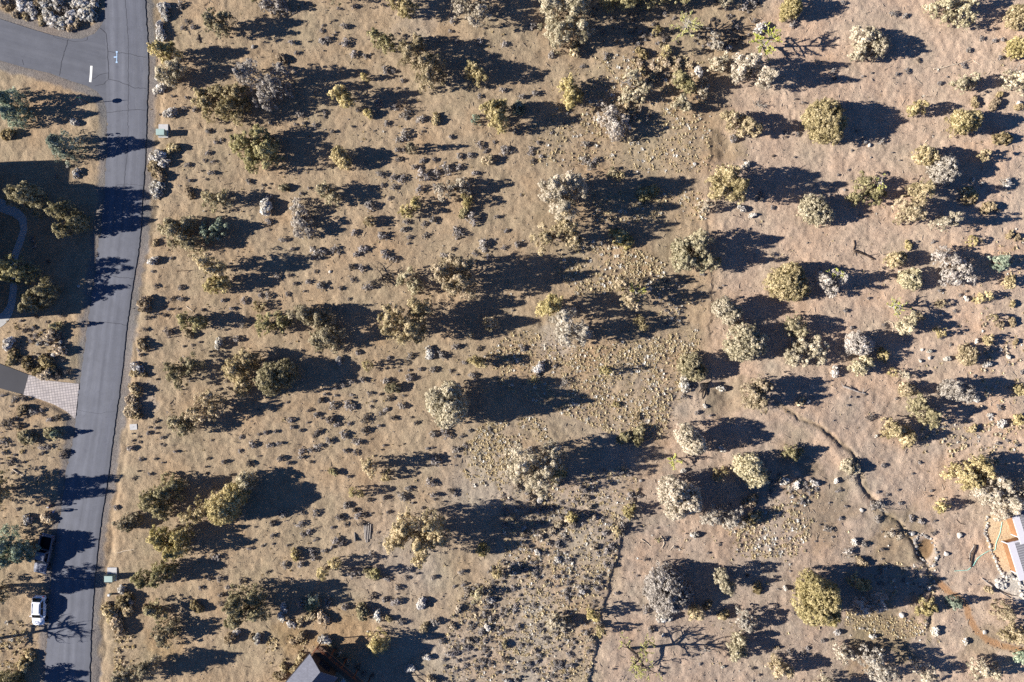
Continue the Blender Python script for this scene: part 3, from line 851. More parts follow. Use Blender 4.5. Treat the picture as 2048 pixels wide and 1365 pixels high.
# shrubs read off the photo tile by tile: tile origin, then zx,zy,zr[code] at three times the photo's pixels
SHRUBS = [
    (0, 0, '1120,130,25 1165,170,25 1100,175,22 1080,30,35 1190,235,15 1040,580,18 1120,590,22 1175,665,35 1115,650,20 1255,795,38 1360,785,18 1300,860,30 1250,920,32 1330,845,18 1230,970,22 1285,970,20 1130,990,35 1145,1085,25 1275,1045,40 1240,1080,15 1140,1165,30t 1490,1095,30 960,690,12 1080,770,15 450,735,25w 465,1045,22w 60,815,40t 410,1000,10w 340,1060,25 985,45,34w 990,85,34w 1000,110,24w 965,160,30w 975,205,28w 975,235,26w 960,535,30w 1030,678,30w 1035,910,42r 965,940,44w 985,985,34w 945,1025,40t 965,1050,30t 960,1110,26w 945,1145,34w 950,1175,22w 1000,490,26w 960,470,20w'),
    (0, 0, '40,15,32r 130,30,36w 195,48,34w 110,75,30r 210,95,32w 290,40,42w 350,20,34w 300,95,36w 250,120,28r 330,125,42w 390,150,36w 440,110,38w 405,60,42s 470,40,42w 520,30,36w 500,90,42w 470,150,32r 540,70,36w 570,30,28w 430,165,24r 230,25,30t 60,50,22t 160,100,22r 360,75,34k 470,85,30k 560,100,26w'),
    (512, 0, '590,50,28 535,160,35 395,190,18 215,265,35 395,255,45 430,235,30 540,265,40 585,325,50 655,345,38 775,430,40 830,430,30 880,485,22 240,320,25 150,355,35t 1175,135,35 1205,255,28 1345,255,35 1490,270,40 1170,195,20 500,60,20 475,125,15 730,620,40 830,640,45 895,680,40 780,740,40 990,715,45 610,660,30 265,685,40 415,680,25 460,790,28 890,805,40 855,840,35 850,905,30 890,905,25 1000,965,30 1070,960,30 950,1000,35 820,1065,30 880,1070,38 1015,1060,50 1080,1040,40 1140,1015,45 1220,1010,40 1215,945,38 1285,930,30 1345,880,30 1380,910,25 1490,905,45 1430,855,22 1170,830,30 760,1110,30 830,1130,40 975,1140,45 1085,1130,35 740,1045,35 860,960,40k 1310,1045,30 165,1130,30o 75,1185,40 60,1250,45w 270,1165,20 315,1130,15 680,1240,60 1290,1165,25 1440,1300,30 1060,1320,45 1010,1350,30 900,1340,40 80,1330,40 40,1110,18 85,1105,12 800,1190,20 1300,1325,50 1250,1290,30o 1480,540,35 1380,530,25 1345,580,25 85,740,15k 290,745,22 350,755,25 240,750,18 1075,710,28y 680,690,30y 1390,965,34y 850,965,24k'),
    (1024, 0, '130,165,40 55,580,30 140,565,35 20,785,30 110,905,30 125,965,35k 175,940,25 315,745,20 155,860,20 240,800,25 420,400,28 240,325,35 560,345,30 460,990,50 430,960,40 1335,840,40 1400,990,25w 1440,20,50 1400,40,45 1490,180,45w 1350,170,30 1440,1300,28w 1380,1250,30w 1500,1190,40 1490,1160,30 730,350,20k 440,860,45 500,960,40 370,310,40y 905,300,30y 1290,300,30w 780,320,28t 1120,430,24w'),
    (1536, 0, '145,155,40 745,85,35 820,95,28 905,365,25k 450,20,30 835,430,25 770,445,20 570,460,18 620,440,16 385,425,35 400,470,25k 175,805,25 110,800,30 160,600,15 215,620,15 1280,235,25 1350,245,25 1405,245,25 1205,300,28 1035,500,25 1245,620,25t 1175,400,25 1385,350,25 575,845,25 680,840,35 500,905,14 480,1020,10 790,965,12 1390,845,40t 1355,630,35t 1430,1095,35w 1310,1265,40t 1380,1265,25k 1225,1075,20w 1285,1105,15w 1440,1160,12 30,940,15k 160,945,10 20,1250,25 1220,1165,40y 1200,1210,30t 1250,160,26 1500,650,24t 1380,570,20t'),
    (0, 455, '920,205,28w 935,90,22r 920,265,20 945,350,22k 1030,185,18 1090,365,30 1040,425,22k 1095,430,30 880,455,45t 1015,490,18 930,520,15 955,520,12 995,530,22k 895,540,22k 1215,495,22 1335,440,22 1390,490,30 1465,445,35 1010,630,42k 1135,635,25y 880,610,35k 880,660,20k 875,705,30t 835,735,25 850,765,20 1200,690,15 1105,715,18 1155,705,10 1430,675,35 1460,590,35 1315,695,30w 840,840,28w 830,875,28r 870,880,20t 820,975,35r 800,1030,35r 800,1090,50r 830,1130,35t 940,1165,22k 905,1200,15 945,1200,18 980,1262,20 895,1235,30 800,1235,10 835,1255,10 945,1235,12 1010,1240,10 790,1325,35 1055,1345,22 1270,1275,10 1450,1260,25 1520,1300,40 1440,1340,30 970,1300,8 840,1290,10 800,1280,8'),
    (0, 455, '130,560,22 215,535,25k 365,530,18 280,570,18 160,620,35k 205,600,20 70,690,38w 190,680,30 215,655,25 320,630,42r 375,730,28r 340,590,25o 80,770,40t 130,790,40k 180,820,35t 260,770,35s 230,830,35k 290,815,40t 250,860,35t 300,870,40r 370,885,40k 330,860,30t 415,870,25k 95,1035,35 150,1030,30k 20,1010,25 150,1105,30t 220,1105,35 265,1095,25 310,1150,35 360,1145,28k 190,1260,48o 255,1320,30 300,1315,25 400,1345,30k 215,1195,15 75,1305,18 25,1290,30 30,1350,30 330,1240,45o 90,1160,50k 40,1180,40k 130,1190,34k 290,700,12w 240,700,14w 370,690,12w 205,80,26s 210,120,28s 290,210,20k'),
    (512, 455, '155,75,40 220,130,30 385,150,55 470,125,30 500,150,25 590,30,45 760,55,45 880,15,28 920,65,20 1020,55,28 1215,40,35 1200,15,30 1360,105,50 910,100,15 640,135,40 605,165,45 780,165,45 820,195,30 570,238,35k 640,243,28 355,268,18k 200,288,20k 235,340,22k 315,330,28 390,355,38 445,365,18 510,370,28k 585,318,20 665,360,40 290,385,15 70,405,28 25,410,25 185,405,28 130,295,30 1130,165,35 1175,135,25k 1320,160,30 1390,175,25 1485,120,22 1500,20,28 610,755,30 500,795,20w 780,920,50 640,920,45 580,930,35 530,950,35 480,965,25 690,995,25 745,1000,18k 930,905,45 830,965,40o 1195,710,35 1105,750,30 1120,775,35 920,770,35 800,780,28 1035,745,35w 860,860,20 920,855,15 990,850,30 1070,850,38 1335,725,25k 1250,808,25 1165,860,15 1205,885,12 1300,885,28 1310,920,25 480,1010,20 575,1005,20 420,1005,25 385,1040,35k 455,1065,45 545,1070,40 580,1075,35 315,1100,22k 360,1125,30 700,1045,12 690,1080,20 800,1025,28k 875,1065,45 780,1090,35 745,1115,25 660,1140,50k 825,1150,28k 740,1190,28 930,1140,18k 960,1175,25k 450,1155,45k 485,1185,35 560,1180,25 215,1155,35 220,1200,35 270,1215,20 310,1170,12 650,1220,50k 525,1250,45 440,1275,35 370,1225,30k 350,1250,30k 615,1290,30 590,1285,20 380,1310,45 330,1340,35 280,1345,30 60,1230,30 120,1225,20 90,1310,35 150,1295,25 20,1240,20 1070,1240,45 1150,1235,40 1200,1330,45 1260,1305,22 1030,1325,20 885,1300,10k 770,1310,18 535,1340,25 600,1355,25 1280,1220,22 1400,1210,25 1230,1255,20'),
    (1024, 455, '30,110,45 645,75,50y 160,830,30w 150,880,30k 260,830,25 1040,940,35w 1085,965,25 1040,1015,25 1115,1110,25 1160,1075,20w 1190,1130,20 1260,965,28w 1260,1330,28w 665,1275,35o 770,1250,40o 110,1335,40 60,730,50 630,1065,20y 755,1130,20t 550,855,26o'),
    (1536, 455, '1030,380,28 1125,505,22 985,90,18 895,85,18 830,105,22y 600,425,14 465,500,25 500,605,18 700,590,25 1075,790,25w 970,745,18w 910,800,14w 1100,705,15 1185,385,15 1190,430,22w 1150,405,15 400,865,35w 610,1135,28k 770,1030,18 525,1020,10 1390,1085,28 1450,825,15 1440,775,18w 1525,870,25 1310,830,28w 1250,685,18w 1245,1030,30w 1380,1300,28 1440,1280,20 1490,1310,25 1330,1130,20w 1400,1185,35w 650,1250,14w 1390,580,25t 1470,565,25t 1490,690,15t 1470,455,20y 1490,60,22t 1450,50,20t 190,1050,28r 240,1045,20w 1230,1200,24y 1250,100,0y'),
    (0, 910, '70,40,40k 140,40,25k 380,5,30k 180,380,25w 160,410,12w 700,315,28s 850,25,20 980,45,10 835,95,12k 810,135,18k 905,110,20 1240,70,12k 1245,105,15k 1345,40,25 1250,25,15k 1500,45,30k 1385,120,15k 1300,605,40 1495,560,20 1205,795,30 1370,790,35 1330,835,30k 1330,885,25k 1260,740,30 1325,740,30 1450,760,40k 1400,1085,40t 1520,1095,20t 660,940,42r 700,960,34r 755,880,46t 780,930,40r 720,1020,36r 680,985,26r 790,870,22w 740,800,22w 185,1200,30r 155,1260,40r 130,1300,20t 110,1355,40t 300,380,34r 1180,900,34t 900,930,30t 1420,1060,24w'),
    (512, 910, '270,10,35 150,15,35 200,45,20 1080,35,50 1200,10,25 330,45,15k 560,130,25 460,105,25o 910,200,45 885,250,38 1055,170,40 1070,245,35 1165,215,35k 1195,240,25 770,260,30 685,270,22k 540,305,35 590,330,35k 500,375,40k 620,360,40 660,365,25k 170,355,40 355,345,35 280,350,25 270,410,40 100,415,35k 455,435,25 320,460,35 290,475,25 100,480,35 360,510,25 480,510,50 520,525,40k 410,570,35 455,555,25 340,585,35 350,620,35 270,655,30 175,665,40 70,700,25k 235,595,28y 40,545,15 190,540,15 700,600,35 640,415,25k 540,420,25k 790,345,18 690,350,15 940,290,20 1000,320,20 920,675,28 900,735,18 965,710,15k 1060,735,28 690,715,40o 780,740,35 590,715,40 850,790,38 840,875,45 770,870,35 700,855,35k 1030,880,30 990,890,30w 1230,910,30 640,940,40o 720,940,35 740,965,30w 880,1000,40 1010,1020,25y 1075,990,40 270,895,40 350,890,40o 430,885,40 540,915,35 180,915,25w 165,970,28w 215,1010,28w 270,995,28r 325,975,30r 400,970,35r 15,1090,25w 270,1085,30t 230,1115,25t 1235,700,28 1240,780,30 1270,815,30 1190,790,20 1110,1110,45 1160,1190,50 1250,1110,30 1320,1100,25 1370,1110,30 1210,1230,30 1260,1260,25 1320,1270,28 1400,1250,30 1450,1300,25 1020,1215,22w 920,1285,28w 1065,1345,30r 800,980,20y 1500,1220,40k 409,1113,32w 447,1131,18o 503,1190,15r 555,1250,20t 606,1272,26k 648,1312,30k 696,1326,26k 267,1215,24r 168,1275,24r 225,1280,24r 170,1312,24r 130,1330,20t 480,1160,16k 530,1225,16k'),
    (1024, 910, '1090,480,22w 800,630,25k 750,725,12 625,825,25 800,930,50 910,975,35w 830,1050,40k 1265,1270,15w 1440,1280,20k 1480,1320,20 1030,95,15w 1430,260,40t 1440,370,40y 1470,790,28t 890,1310,25 1415,725,25k 1260,960,30t 1170,895,28t 350,380,40y 90,470,30k 370,420,40k 160,470,24k'),
    (1536, 910, '100,155,35w 170,185,30w 280,165,28w 405,150,22w 415,215,30 470,310,18 430,380,30 360,440,40 385,495,18 480,575,45 575,530,35 520,525,25w 680,570,28k 650,390,35 645,290,40 690,60,30 910,45,18 865,115,14 790,290,28 715,240,18 655,220,18 780,210,12 980,215,15 960,245,14k 910,400,35 850,385,30 995,395,20 990,465,20 100,800,22w 410,1060,25w 620,1085,28w 330,1110,28 375,1105,15k 130,1180,28 230,1160,30 215,1190,25 280,1200,20k 50,1160,14r 1000,1060,35w 1180,1115,28w 1310,810,20y 570,640,30t'),
]
# dense grass and low sage: polygon in photo pixels, count, radius range in metres, mix
PATCH = [
    ([(1150, 112), (1400, 100), (1420, 200), (1420, 345), (1250, 345), (1140, 335), (1060, 330), (1040, 270), (1130, 200)], 800, (.10, .24), 'wrw'),
    ([(1265, 115), (1380, 115), (1390, 160), (1290, 175)], 45, (.26, .42), 'rr'),
    ([(1225, 195), (1300, 200), (1300, 240), (1240, 245)], 28, (.26, .42), 'rr'),
    ([(1130, 480), (1250, 480), (1330, 530), (1330, 580), (1230, 590), (1150, 590), (1110, 540)], 560, (.10, .25), 'wwr'),
    ([(1180, 380), (1400, 385), (1410, 440), (1190, 450)], 330, (.10, .22), 'wr'),
    ([(1040, 650), (1100, 685), (1180, 695), (1330, 672), (1400, 655), (1395, 730), (1345, 800), (1330, 880), (1250, 880), (1150, 840), (1060, 800), (1000, 770), (960, 720)], 1900, (.09, .23), 'wwr'),
    ([(960, 850), (1080, 830), (1100, 880), (1030, 900), (1000, 980), (930, 970), (920, 900)], 480, (.10, .24), 'rww'),
    ([(1440, 1042), (1560, 1010), (1630, 1030), (1610, 1110), (1480, 1120)], 380, (.10, .28), 'wrw'),
    ([(1530, 940), (1640, 960), (1640, 1010), (1540, 1015)], 110, (.14, .28), 'ws'),
    ([(1690, 1222), (1850, 1240), (1850, 1272), (1760, 1282), (1690, 1252)], 300, (.09, .18), 'rw'),
    ([(1720, 1130), (1870, 1120), (1870, 1190), (1740, 1190)], 90, (.12, .24), 'ws'),
    ([(1960, 445), (2060, 445), (2060, 870), (1960, 870)], 120, (.14, .32), 'wr'),
    ([(1840, 830), (2060, 850), (2060, 930), (1850, 930)], 110, (.14, .30), 'wr'),
    ([(0, 1240), (50, 1242), (62, 1335), (0, 1335)], 130, (.12, .26), 'rw'),
    ([(228, 1262), (270, 1268), (262, 1345), (225, 1340)], 70, (.13, .28), 'rr'),
    ([(1330, 150), (1420, 160), (1410, 260), (1310, 250)], 60, (.14, .3), 'rw'),
    ([(1320, 560), (1410, 540), (1410, 640), (1310, 650)], 90, (.12, .24), 'ws'),
    ([(540, 1270), (620, 1270), (600, 1310), (520, 1340)], 50, (.12, .24), 'rt'),
    ([(1000, 960), (1270, 930), (1280, 1000), (1225, 1130), (1190, 1290), (1170, 1380), (880, 1380), (900, 1210), (1010, 1110)], 760, (.15, .55), 'ssw'),
    ([(1000, 960), (1270, 930), (1280, 1000), (1225, 1130), (1190, 1290), (1170, 1380), (880, 1380), (900, 1210), (1010, 1110)], 1500, (.10, .22), 'wwr'),
    ([(330, 300), (1030, 240), (1060, 500), (1000, 880), (900, 1200), (300, 1200), (310, 560)], 520, (.09, .25), 'sstw'),
    ([(560, 0), (1060, 20), (1040, 260), (560, 290)], 170, (.09, .25), 'sst'),
    ([(1180, 0), (1520, 0), (1500, 90), (1200, 110)], 130, (.2, .5), 'ssk'),
    ([(1440, 300), (2048, 60), (2048, 440), (1980, 900), (1700, 880), (1430, 700)], 170, (.1, .26), 'sw'),
    ([(1300, 960), (1700, 950), (1880, 1200), (1880, 1365), (1210, 1365)], 260, (.1, .28), 'sw'),
    ([(300, 0), (2060, 0), (2060, 1380), (220, 1380)], 1500, (.05, .13), 'stk'),
    ([(960, 720), (1040, 650), (1400, 655), (1395, 730), (1330, 880), (1150, 840)], 1500, (.05, .11), 'ctr'),
    ([(1150, 112), (1400, 100), (1420, 345), (1140, 335), (1040, 270)], 800, (.05, .11), 'cts'),
    ([(1000, 960), (1270, 930), (1225, 1130), (1170, 1380), (880, 1380), (900, 1210)], 1500, (.05, .12), 'cts'),
    ([(0, 640), (140, 660), (140, 740), (40, 720)], 60, (.12, .3), 'st'),
    ([(0, 790), (130, 840), (110, 1000), (0, 1050)], 110, (.12, .32), 'st'),
]


def shrubs():
    protos = {}
    for k in ('sage', 'rabbit', 'olive', 'tuft'):
        protos[k] = [shrub_proto(k, 100 + i) for i in range(6 if k == 'sage' else 4)]
    meshes = {}
    def mesh_of(code, i):
        kind, word, cols = SHR[code]; i %= len(protos[kind])
        if (code, i) not in meshes:
            me = protos[kind][i].mesh(kind + '_shrub'); me.materials.append(foliage('shrub_' + word.replace(' ', '_'), *cols)); meshes[(code, i)] = me
        return meshes[(code, i)]
    todo = []
    for ox, oy, txt in SHRUBS:
        for q in txt.split():
            code = q[-1] if q[-1].isalpha() else 's'; a = q.rstrip('abcdefghijklmnopqrstuvwxyz').split(',')
            if int(a[2]) < 7: continue
            if code == 'w' and ox + int(a[0]) / 3 > 1400: a[2] = int(a[2]) * 0.72
            todo.append((ox + int(a[0]) / 3, oy + int(a[1]) / 3, max(0.22, int(a[2]) / 3 * S * (0.60 + 0.34 * ((int(a[0]) * 7 + int(a[1]) * 3) % 10) / 10 if code in 'sk' else 1.05)), code))
    tufts, low = [], []
    rg = np.random.default_rng(5)
    for poly, n, (r0, r1), mixc in PATCH:
        xs, ys = [p[0] for p in poly], [p[1] for p in poly]; k = 0; tries = 0
        ph = rg.uniform(0, 50)
        while k < n and tries < 40 * n:
            tries += 1
            px, py = rg.uniform(min(xs), max(xs)), rg.uniform(min(ys), max(ys))
            x, y = np.array([wx(px)]), np.array([wy(py)])
            if not inpoly(x, y, poly)[0]: continue
            if vnoise(x + ph, y, 2.4, 61)[0] + 0.5 * vnoise(x, y + ph, 0.9, 62)[0] < rg.uniform(-0.4, 0.15): continue
            r = (r0 + (r1 - r0) * rg.random() ** 1.8) * (1.35 if mixc[0] in 'rw' else 1.0); c = mixc[rg.integers(len(mixc))]; c = 'c' if c == 'w' and rg.random() < .75 else c
            (tufts if c in 'rwtc' and r < 0.45 else low).append((px, py, r, c)); k += 1
    allx = np.array([t[0] for t in tufts]); ally = np.array([t[1] for t in tufts])
    # the sage: the 300 that show largest one by one, the rest as one growth
    sage = sorted([t for t in todo if t[3] in 'sk'] + low, key=lambda t: -t[2])
    other = [t for t in todo if t[3] not in 'sk']
    def place(t, name, cat, group, look, i):
        px, py, r, code = t
        o = bpy.data.objects.new(name, mesh_of(code, int(rg.integers(60)))); link(o)
        o.location = (wx(px), wy(py), hz(px, py) - 0.02); o.rotation_euler = (0, 0, rg.uniform(0, 6.28))
        s = r * rg.uniform(0.95, 1.12); o.scale = (s * rg.uniform(0.85, 1.15), s * rg.uniform(0.85, 1.15), (0.75 * s + 0.15) * rg.uniform(0.85, 1.15))
        tag(o, None, cat, group)
        PEND.append((o, look, px, py))
    for i, t in enumerate(sage[:298]):
        size = 'broad' if t[2] > 0.95 else 'medium' if t[2] > 0.68 else 'small'
        place(t, 'sagebrush', 'shrub', 'sagebrush scattered over the dry lot', f'{size} {SHR[t[3]][1]} sagebrush', i)
    for i, t in enumerate(other):
        size = 'broad' if t[2] > 0.85 else 'medium' if t[2] > 0.55 else 'small'
        nm = 'rabbitbrush' if t[3] in 'wtr' else 'evergreen_shrub'
        place(t, nm, 'shrub', 'rabbitbrush and other bushes', f'{size} {SHR[t[3]][1]} ' + ('bush' if nm == 'rabbitbrush' else 'evergreen shrub'), i)
    def merged(items, kindof, name, label, cat):
        parts = {}
        for px, py, r, code in items:
            kind = kindof(code, r); v, q, t, qt, tt = protos[kind][int(rg.integers(len(protos[kind])))].arrays()
            parts.setdefault(code, []).append((px, py, r, v, q, t, qt, tt))
        mats = []; V, Q, T, TI, MI = [], [], [], [[], []], [[], []]; n = 0
        for ci, code in enumerate(parts):
            mats.append(foliage('shrub_' + SHR[code][1].replace(' ', '_'), *SHR[code][2]))
            P = parts[code]; hs = height(np.array([wx(p[0]) for p in P]), np.array([wy(p[1]) for p in P]))
            for (px, py, r, v, q, t, qt, tt), zz in zip(P, hs):
                sc = np.array([r, r, (0.75 * r + 0.12) if kindof(code, r) != 'tuft' else 0.55 * r + 0.12]) * rg.uniform(0.85, 1.15, 3)
                V.append(rotz(v * sc, rg.uniform(0, 6.28)) + [wx(px), wy(py), zz - 0.01]); Q.append(q + n); T.append(t + n)
                TI[0].append(np.clip(qt + rg.normal(0, .12), 0, 1)); TI[1].append(np.clip(tt + rg.normal(0, .12), 0, 1)); MI[0].append(np.full(len(q), ci)); MI[1].append(np.full(len(t), ci)); n += len(v)
        me = mesh_from(name, np.concatenate(V), np.concatenate(Q), np.concatenate(T), np.concatenate(TI[0] + TI[1]))
        for m in mats: me.materials.append(m)
        me.polygons.foreach_set('material_index', np.concatenate(MI[0] + MI[1]).astype(np.int32))
        return tag(link(bpy.data.objects.new(name, me)), label, cat, kind='stuff')
    if sage[298:]: merged(sage[298:], leafless, 'low_sagebrush', 'smallest grey sagebrush seedlings peppered over the dry soil', 'ground cover')
    # bunchgrass: the 290 largest tufts one by one, the rest as one cover
    tufts.sort(key=lambda t: -t[2])
    tm = {}
    for t in tufts[:290]:
        px, py, r, code = t; i = int(rg.integers(4))
        if (code, i) not in tm:
            tm[(code, i)] = protos['tuft'][i].mesh('grass_tuft'); tm[(code, i)].materials.append(foliage('shrub_' + SHR[code][1].replace(' ', '_'), *SHR[code][2]))
        o = bpy.data.objects.new('bunchgrass_tuft', tm[(code, i)]); link(o)
        o.location = (wx(px), wy(py), hz(px, py) - 0.01); o.rotation_euler = (0, 0, rg.uniform(0, 6.28)); o.scale = (r * 1.1, r * 1.1, 0.6 * r + 0.14)
        c = min(LAND, key=lambda l: (px - l[0][0]) ** 2 + (py - l[0][1]) ** 2)
        tag(o, f'{SHR[code][1]} bunchgrass tuft among many alike near {c[1]}', 'grass tuft', f'{SHR[code][1]} bunchgrass near {c[1]}')
    merged(tufts[290:], lambda c, r: 'tuft', 'bunchgrass', 'pale straw bunchgrass in thick patches on the open soil', 'grass')
# ------------------------------------------------------------------ roads and paths
def ribbon(mb, line, w, z, n_uv=None):
    """flat strip of half-width w (number or list) along photo-pixel points at height z"""
    P = np.array([(wx(a), wy(b)) for a, b in line]); d = np.gradient(P, axis=0); d /= np.linalg.norm(d, axis=1, keepdims=True)
    nrm = np.stack([-d[:, 1], d[:, 0]], 1); w = np.broadcast_to(np.asarray(w, float), (len(P),))[:, None]
    a, b = P + nrm * w, P - nrm * w
    v = np.concatenate([np.c_[a, np.full(len(P), z)], np.c_[b, np.full(len(P), z)]]); n = len(P)
    mb.add(v, [(i, i + n, i + n + 1, i + 1) for i in range(n - 1)])


def resample(line, step):
    P = np.array(line, float); L = np.r_[0, np.cumsum(np.linalg.norm(np.diff(P, axis=0), axis=1))]
    t = np.linspace(0, L[-1], max(2, int(L[-1] / step)))
    return np.stack([np.interp(t, L, P[:, 0]), np.interp(t, L, P[:, 1])], 1)


def wiggle(line, step, amp, seed):
    P = resample(line, step); rg = np.random.default_rng(seed)
    P[1:-1] += rg.normal(0, amp, P[1:-1].shape); return P


RZ = 0.085


def roads():
    asp = asphalt_material('worn_asphalt', lin(98, 100, 108))
    crack = plain('crack', lin(60, 60, 66), 0.2, 8)
    ys = np.linspace(-160, 1540, 300)
    rx = np.interp(ys, [p[1] for p in ROAD_R], [p[0] for p in ROAD_R]); lx = np.interp(ys, [p[1] for p in ROAD_L], [p[0] for p in ROAD_L])
    rg = np.random.default_rng(3)
    lx = lx + np.where(ys > 240, rg.normal(0, 1.1, len(ys)), 0); rx = rx + rg.normal(0, 0.45, len(ys))
    v, q, uv = [], [], []
    for k in range(9):
        f = k / 8
        for i, y in enumerate(ys): v.append((wx(lx[i] + f * (rx[i] - lx[i])), wy(y), RZ + 0.05 * (1 - (2 * f - 1) ** 2)))
    n = len(ys)
    q = [(k * n + i, k * n + i + 1, (k + 1) * n + i + 1, (k + 1) * n + i) for k in range(8) for i in range(n - 1)]
    b0 = len(v)
    for f, xs in ((0, lx), (1, rx)):
        for i, y in enumerate(ys): v.append((wx(xs[i]), wy(y), -0.12))
    q += [(i, b0 + i, b0 + i + 1, i + 1) for i in range(n - 1)] + [(8 * n + i, 8 * n + i + 1, b0 + n + i + 1, b0 + n + i) for i in range(n - 1)]
    me = mesh_from('road', np.array(v), np.array(q), np.zeros((0, 3), int), None, False); me.materials.append(asp)
    u = me.uv_layers.new(name='along'); vv = np.array(v)
    us = np.zeros((len(v), 2)); us[:b0, 0] = np.repeat(np.arange(9) / 8, n); us[b0 + n:, 0] = 1; us[:, 1] = vv[:, 1] * 0.09
    idx = np.zeros(len(me.loops), np.int32); me.loops.foreach_get('vertex_index', idx); u.data.foreach_set('uv', us[idx].astype(np.float32).ravel())
    road = struct(link(bpy.data.objects.new('road', me)), 'grey worn asphalt road with pale tyre tracks and cracks', 'road')
    # side street
    mb = MB(); mb.prism([(wx(a), wy(b)) for a, b in SIDE], -0.12, RZ - 0.004)
    me = mb.mesh('side_street'); me.materials.append(asp); u = me.uv_layers.new(name='along')
    co = np.zeros(len(me.vertices) * 3); me.vertices.foreach_get('co', co); co = co.reshape(-1, 3)
    a = math.radians(-14); us = np.stack([(co[:, 0] * math.sin(a) + co[:, 1] * -math.cos(a)) * 0.12, (co[:, 0] * math.cos(a)) * 0.09], 1)
    idx = np.zeros(len(me.loops), np.int32); me.loops.foreach_get('vertex_index', idx); u.data.foreach_set('uv', us[idx].astype(np.float32).ravel())
    side = struct(link(bpy.data.objects.new('side_street', me)), 'grey asphalt side street joining the road', 'road')
    # cracks, sealed joints, paint: thin sheets lying on the asphalt
    cr = MB()
    lines = [([(201, 57), (212, 68), (216, 90), (217, 120), (218, 150), (217, 159)], .045), ([(217, 104), (235, 106), (256, 108), (275, 113), (294, 115)], .03), ([(217, 159), (240, 164), (255, 171), (270, 177), (293, 178)], .035),
             ([(217, 147), (200, 150), (186, 159)], .025), ([(217, 160), (208, 168), (190, 173)], .025), ([(251, 0), (256, 60), (257, 108), (258, 180), (256, 300), (248, 380)], .022), ([(137, 79), (131, 98), (126, 118), (121, 140), (119, 152)], .035),
             ([(214, 226), (240, 223), (270, 220), (292, 221)], .03), ([(193, 547), (215, 550), (240, 556), (268, 557)], .03), ([(188, 646), (215, 645), (238, 648), (254, 651)], .03), ([(100, 1153), (130, 1156), (160, 1157), (186, 1160)], .03), ([(232, 372), (250, 369), (270, 370), (288, 372)], .02),
             ([(107, 70), (109, 76), (130, 81), (150, 84), (175, 82), (176, 74)], .022), ([(45, 120), (48, 131)], .02), ([(155, 820), (195, 828), (232, 822)], .012)]
    for k, (ln, w) in enumerate(lines):
        P = wiggle(ln, 5, 0.5, 50 + k); f = None
        X = np.interp(P[:, 1], ys, lx); Y = np.interp(P[:, 1], ys, rx); f = np.clip((P[:, 0] - X) / (Y - X), 0, 1)
        z = np.where(P[:, 0] < X, RZ, RZ + 0.05 * (1 - (2 * f - 1) ** 2)) + 0.006
        n0 = cr.n; ribbon(cr, P, w, 0); cr.v[-1][:, 2] = np.r_[z, z]
    struct(cr.build('crack', crack, road))
    paint = plain('road_paint', lin(236, 234, 226), 0.08, 12); blue = plain('survey_paint', lin(176, 204, 232), 0.1, 12)
    sl = MB(); ribbon(sl, [(183.4, 132.5), (182.6, 148), (181, 165)], 0.17, RZ + 0.004)
    sl.build('stop_line', paint, side)
    zt = RZ + 0.056
    sm = MB()
    ribbon(sm, [(234.5, 105), (234.6, 115), (234.2, 126)], 0.05, zt); ribbon(sm, [(228.5, 115.5), (231, 115.3), (233.8, 115.2)], 0.09, zt + .004)
    ribbon(sm, [(234.5, 103.6), (234.5, 106.4)], 0.14, zt + .008); ribbon(sm, [(234.2, 124.2), (234.2, 127)], 0.14, zt + .008)
    sm.build('survey_mark', blue, road)
    # driveway, pavers, footpath
    mb = MB(); mb.prism([(wx(a), wy(b)) for a, b in DRIVE], -0.1, 0.072)
    struct(mb.build('driveway', asphalt_material('new_asphalt', lin(52, 52, 58), False)), 'black asphalt driveway leading off the paver apron', 'driveway')
    t = NT('pavers'); br = t.n('ShaderNodeTexBrick'); mp = t.n('ShaderNodeMapping'); mp.inputs['Rotation'].default_value[2] = math.radians(-8); mp.inputs['Scale'].default_value = (1, 1, 1)
    t.l(t.coord(), mp.inputs['Vector']); t.l(mp.outputs[0], br.inputs['Vector'])
    br.inputs['Scale'].default_value = 1.0; br.inputs['Brick Width'].default_value = 0.42; br.inputs['Row Height'].default_value = 0.40; br.inputs['Mortar Size'].default_value = 0.045; br.offset = 0.0
    br.inputs['Color1'].default_value = lin(186, 176, 170); br.inputs['Color2'].default_value = lin(170, 161, 158); br.inputs['Mortar'].default_value = lin(136, 130, 128)
    t.color(t.mix(1.0, br.outputs['Color'], t.ramp(t.noise(1.1, 5), [(0.3, g(.85)), (0.7, g(1.15))]), 'MULTIPLY'))
    mb = MB(); mb.prism([(wx(a), wy(b)) for a, b in APRON], -0.1, 0.07)
    struct(mb.build('paver_apron', t.m), 'flared driveway apron of square grey and pinkish pavers', 'pavement')
    mb = MB(); P = resample(WALK_C, 7); ws = np.interp(np.linspace(0, 1, len(P)), [0, .1, .18, .3, .8, .9, 1], [.95, .95, .75, .5, .55, .85, 1.0])
    ribbon(mb, P, ws, 0.03); ribbon(mb, P, ws + 0.02, -0.1)
    n = len(P); v = mb.v; a, b = 0, 2 * n
    mb.q.append(np.array([(i, i + 1, b + i + 1, b + i) for i in range(n - 1)] + [(n + i, b + n + i, b + n + i + 1, n + i + 1) for i in range(n - 1)])); mb.qt.append(np.full(2 * n - 2, .5))
    struct(mb.build('footpath', plain('concrete', lin(172, 170, 166), 0.10, 2.0)), 'curved pale concrete footpath in the shaded yard', 'footpath')


# ------------------------------------------------------------------ vehicles
def cyl(mb, c, axis, r, L, n=20):
    a = np.asarray(axis, float); c = np.asarray(c, float)
    mb.tube([c - a * L / 2, c + a * L / 2], r, n)


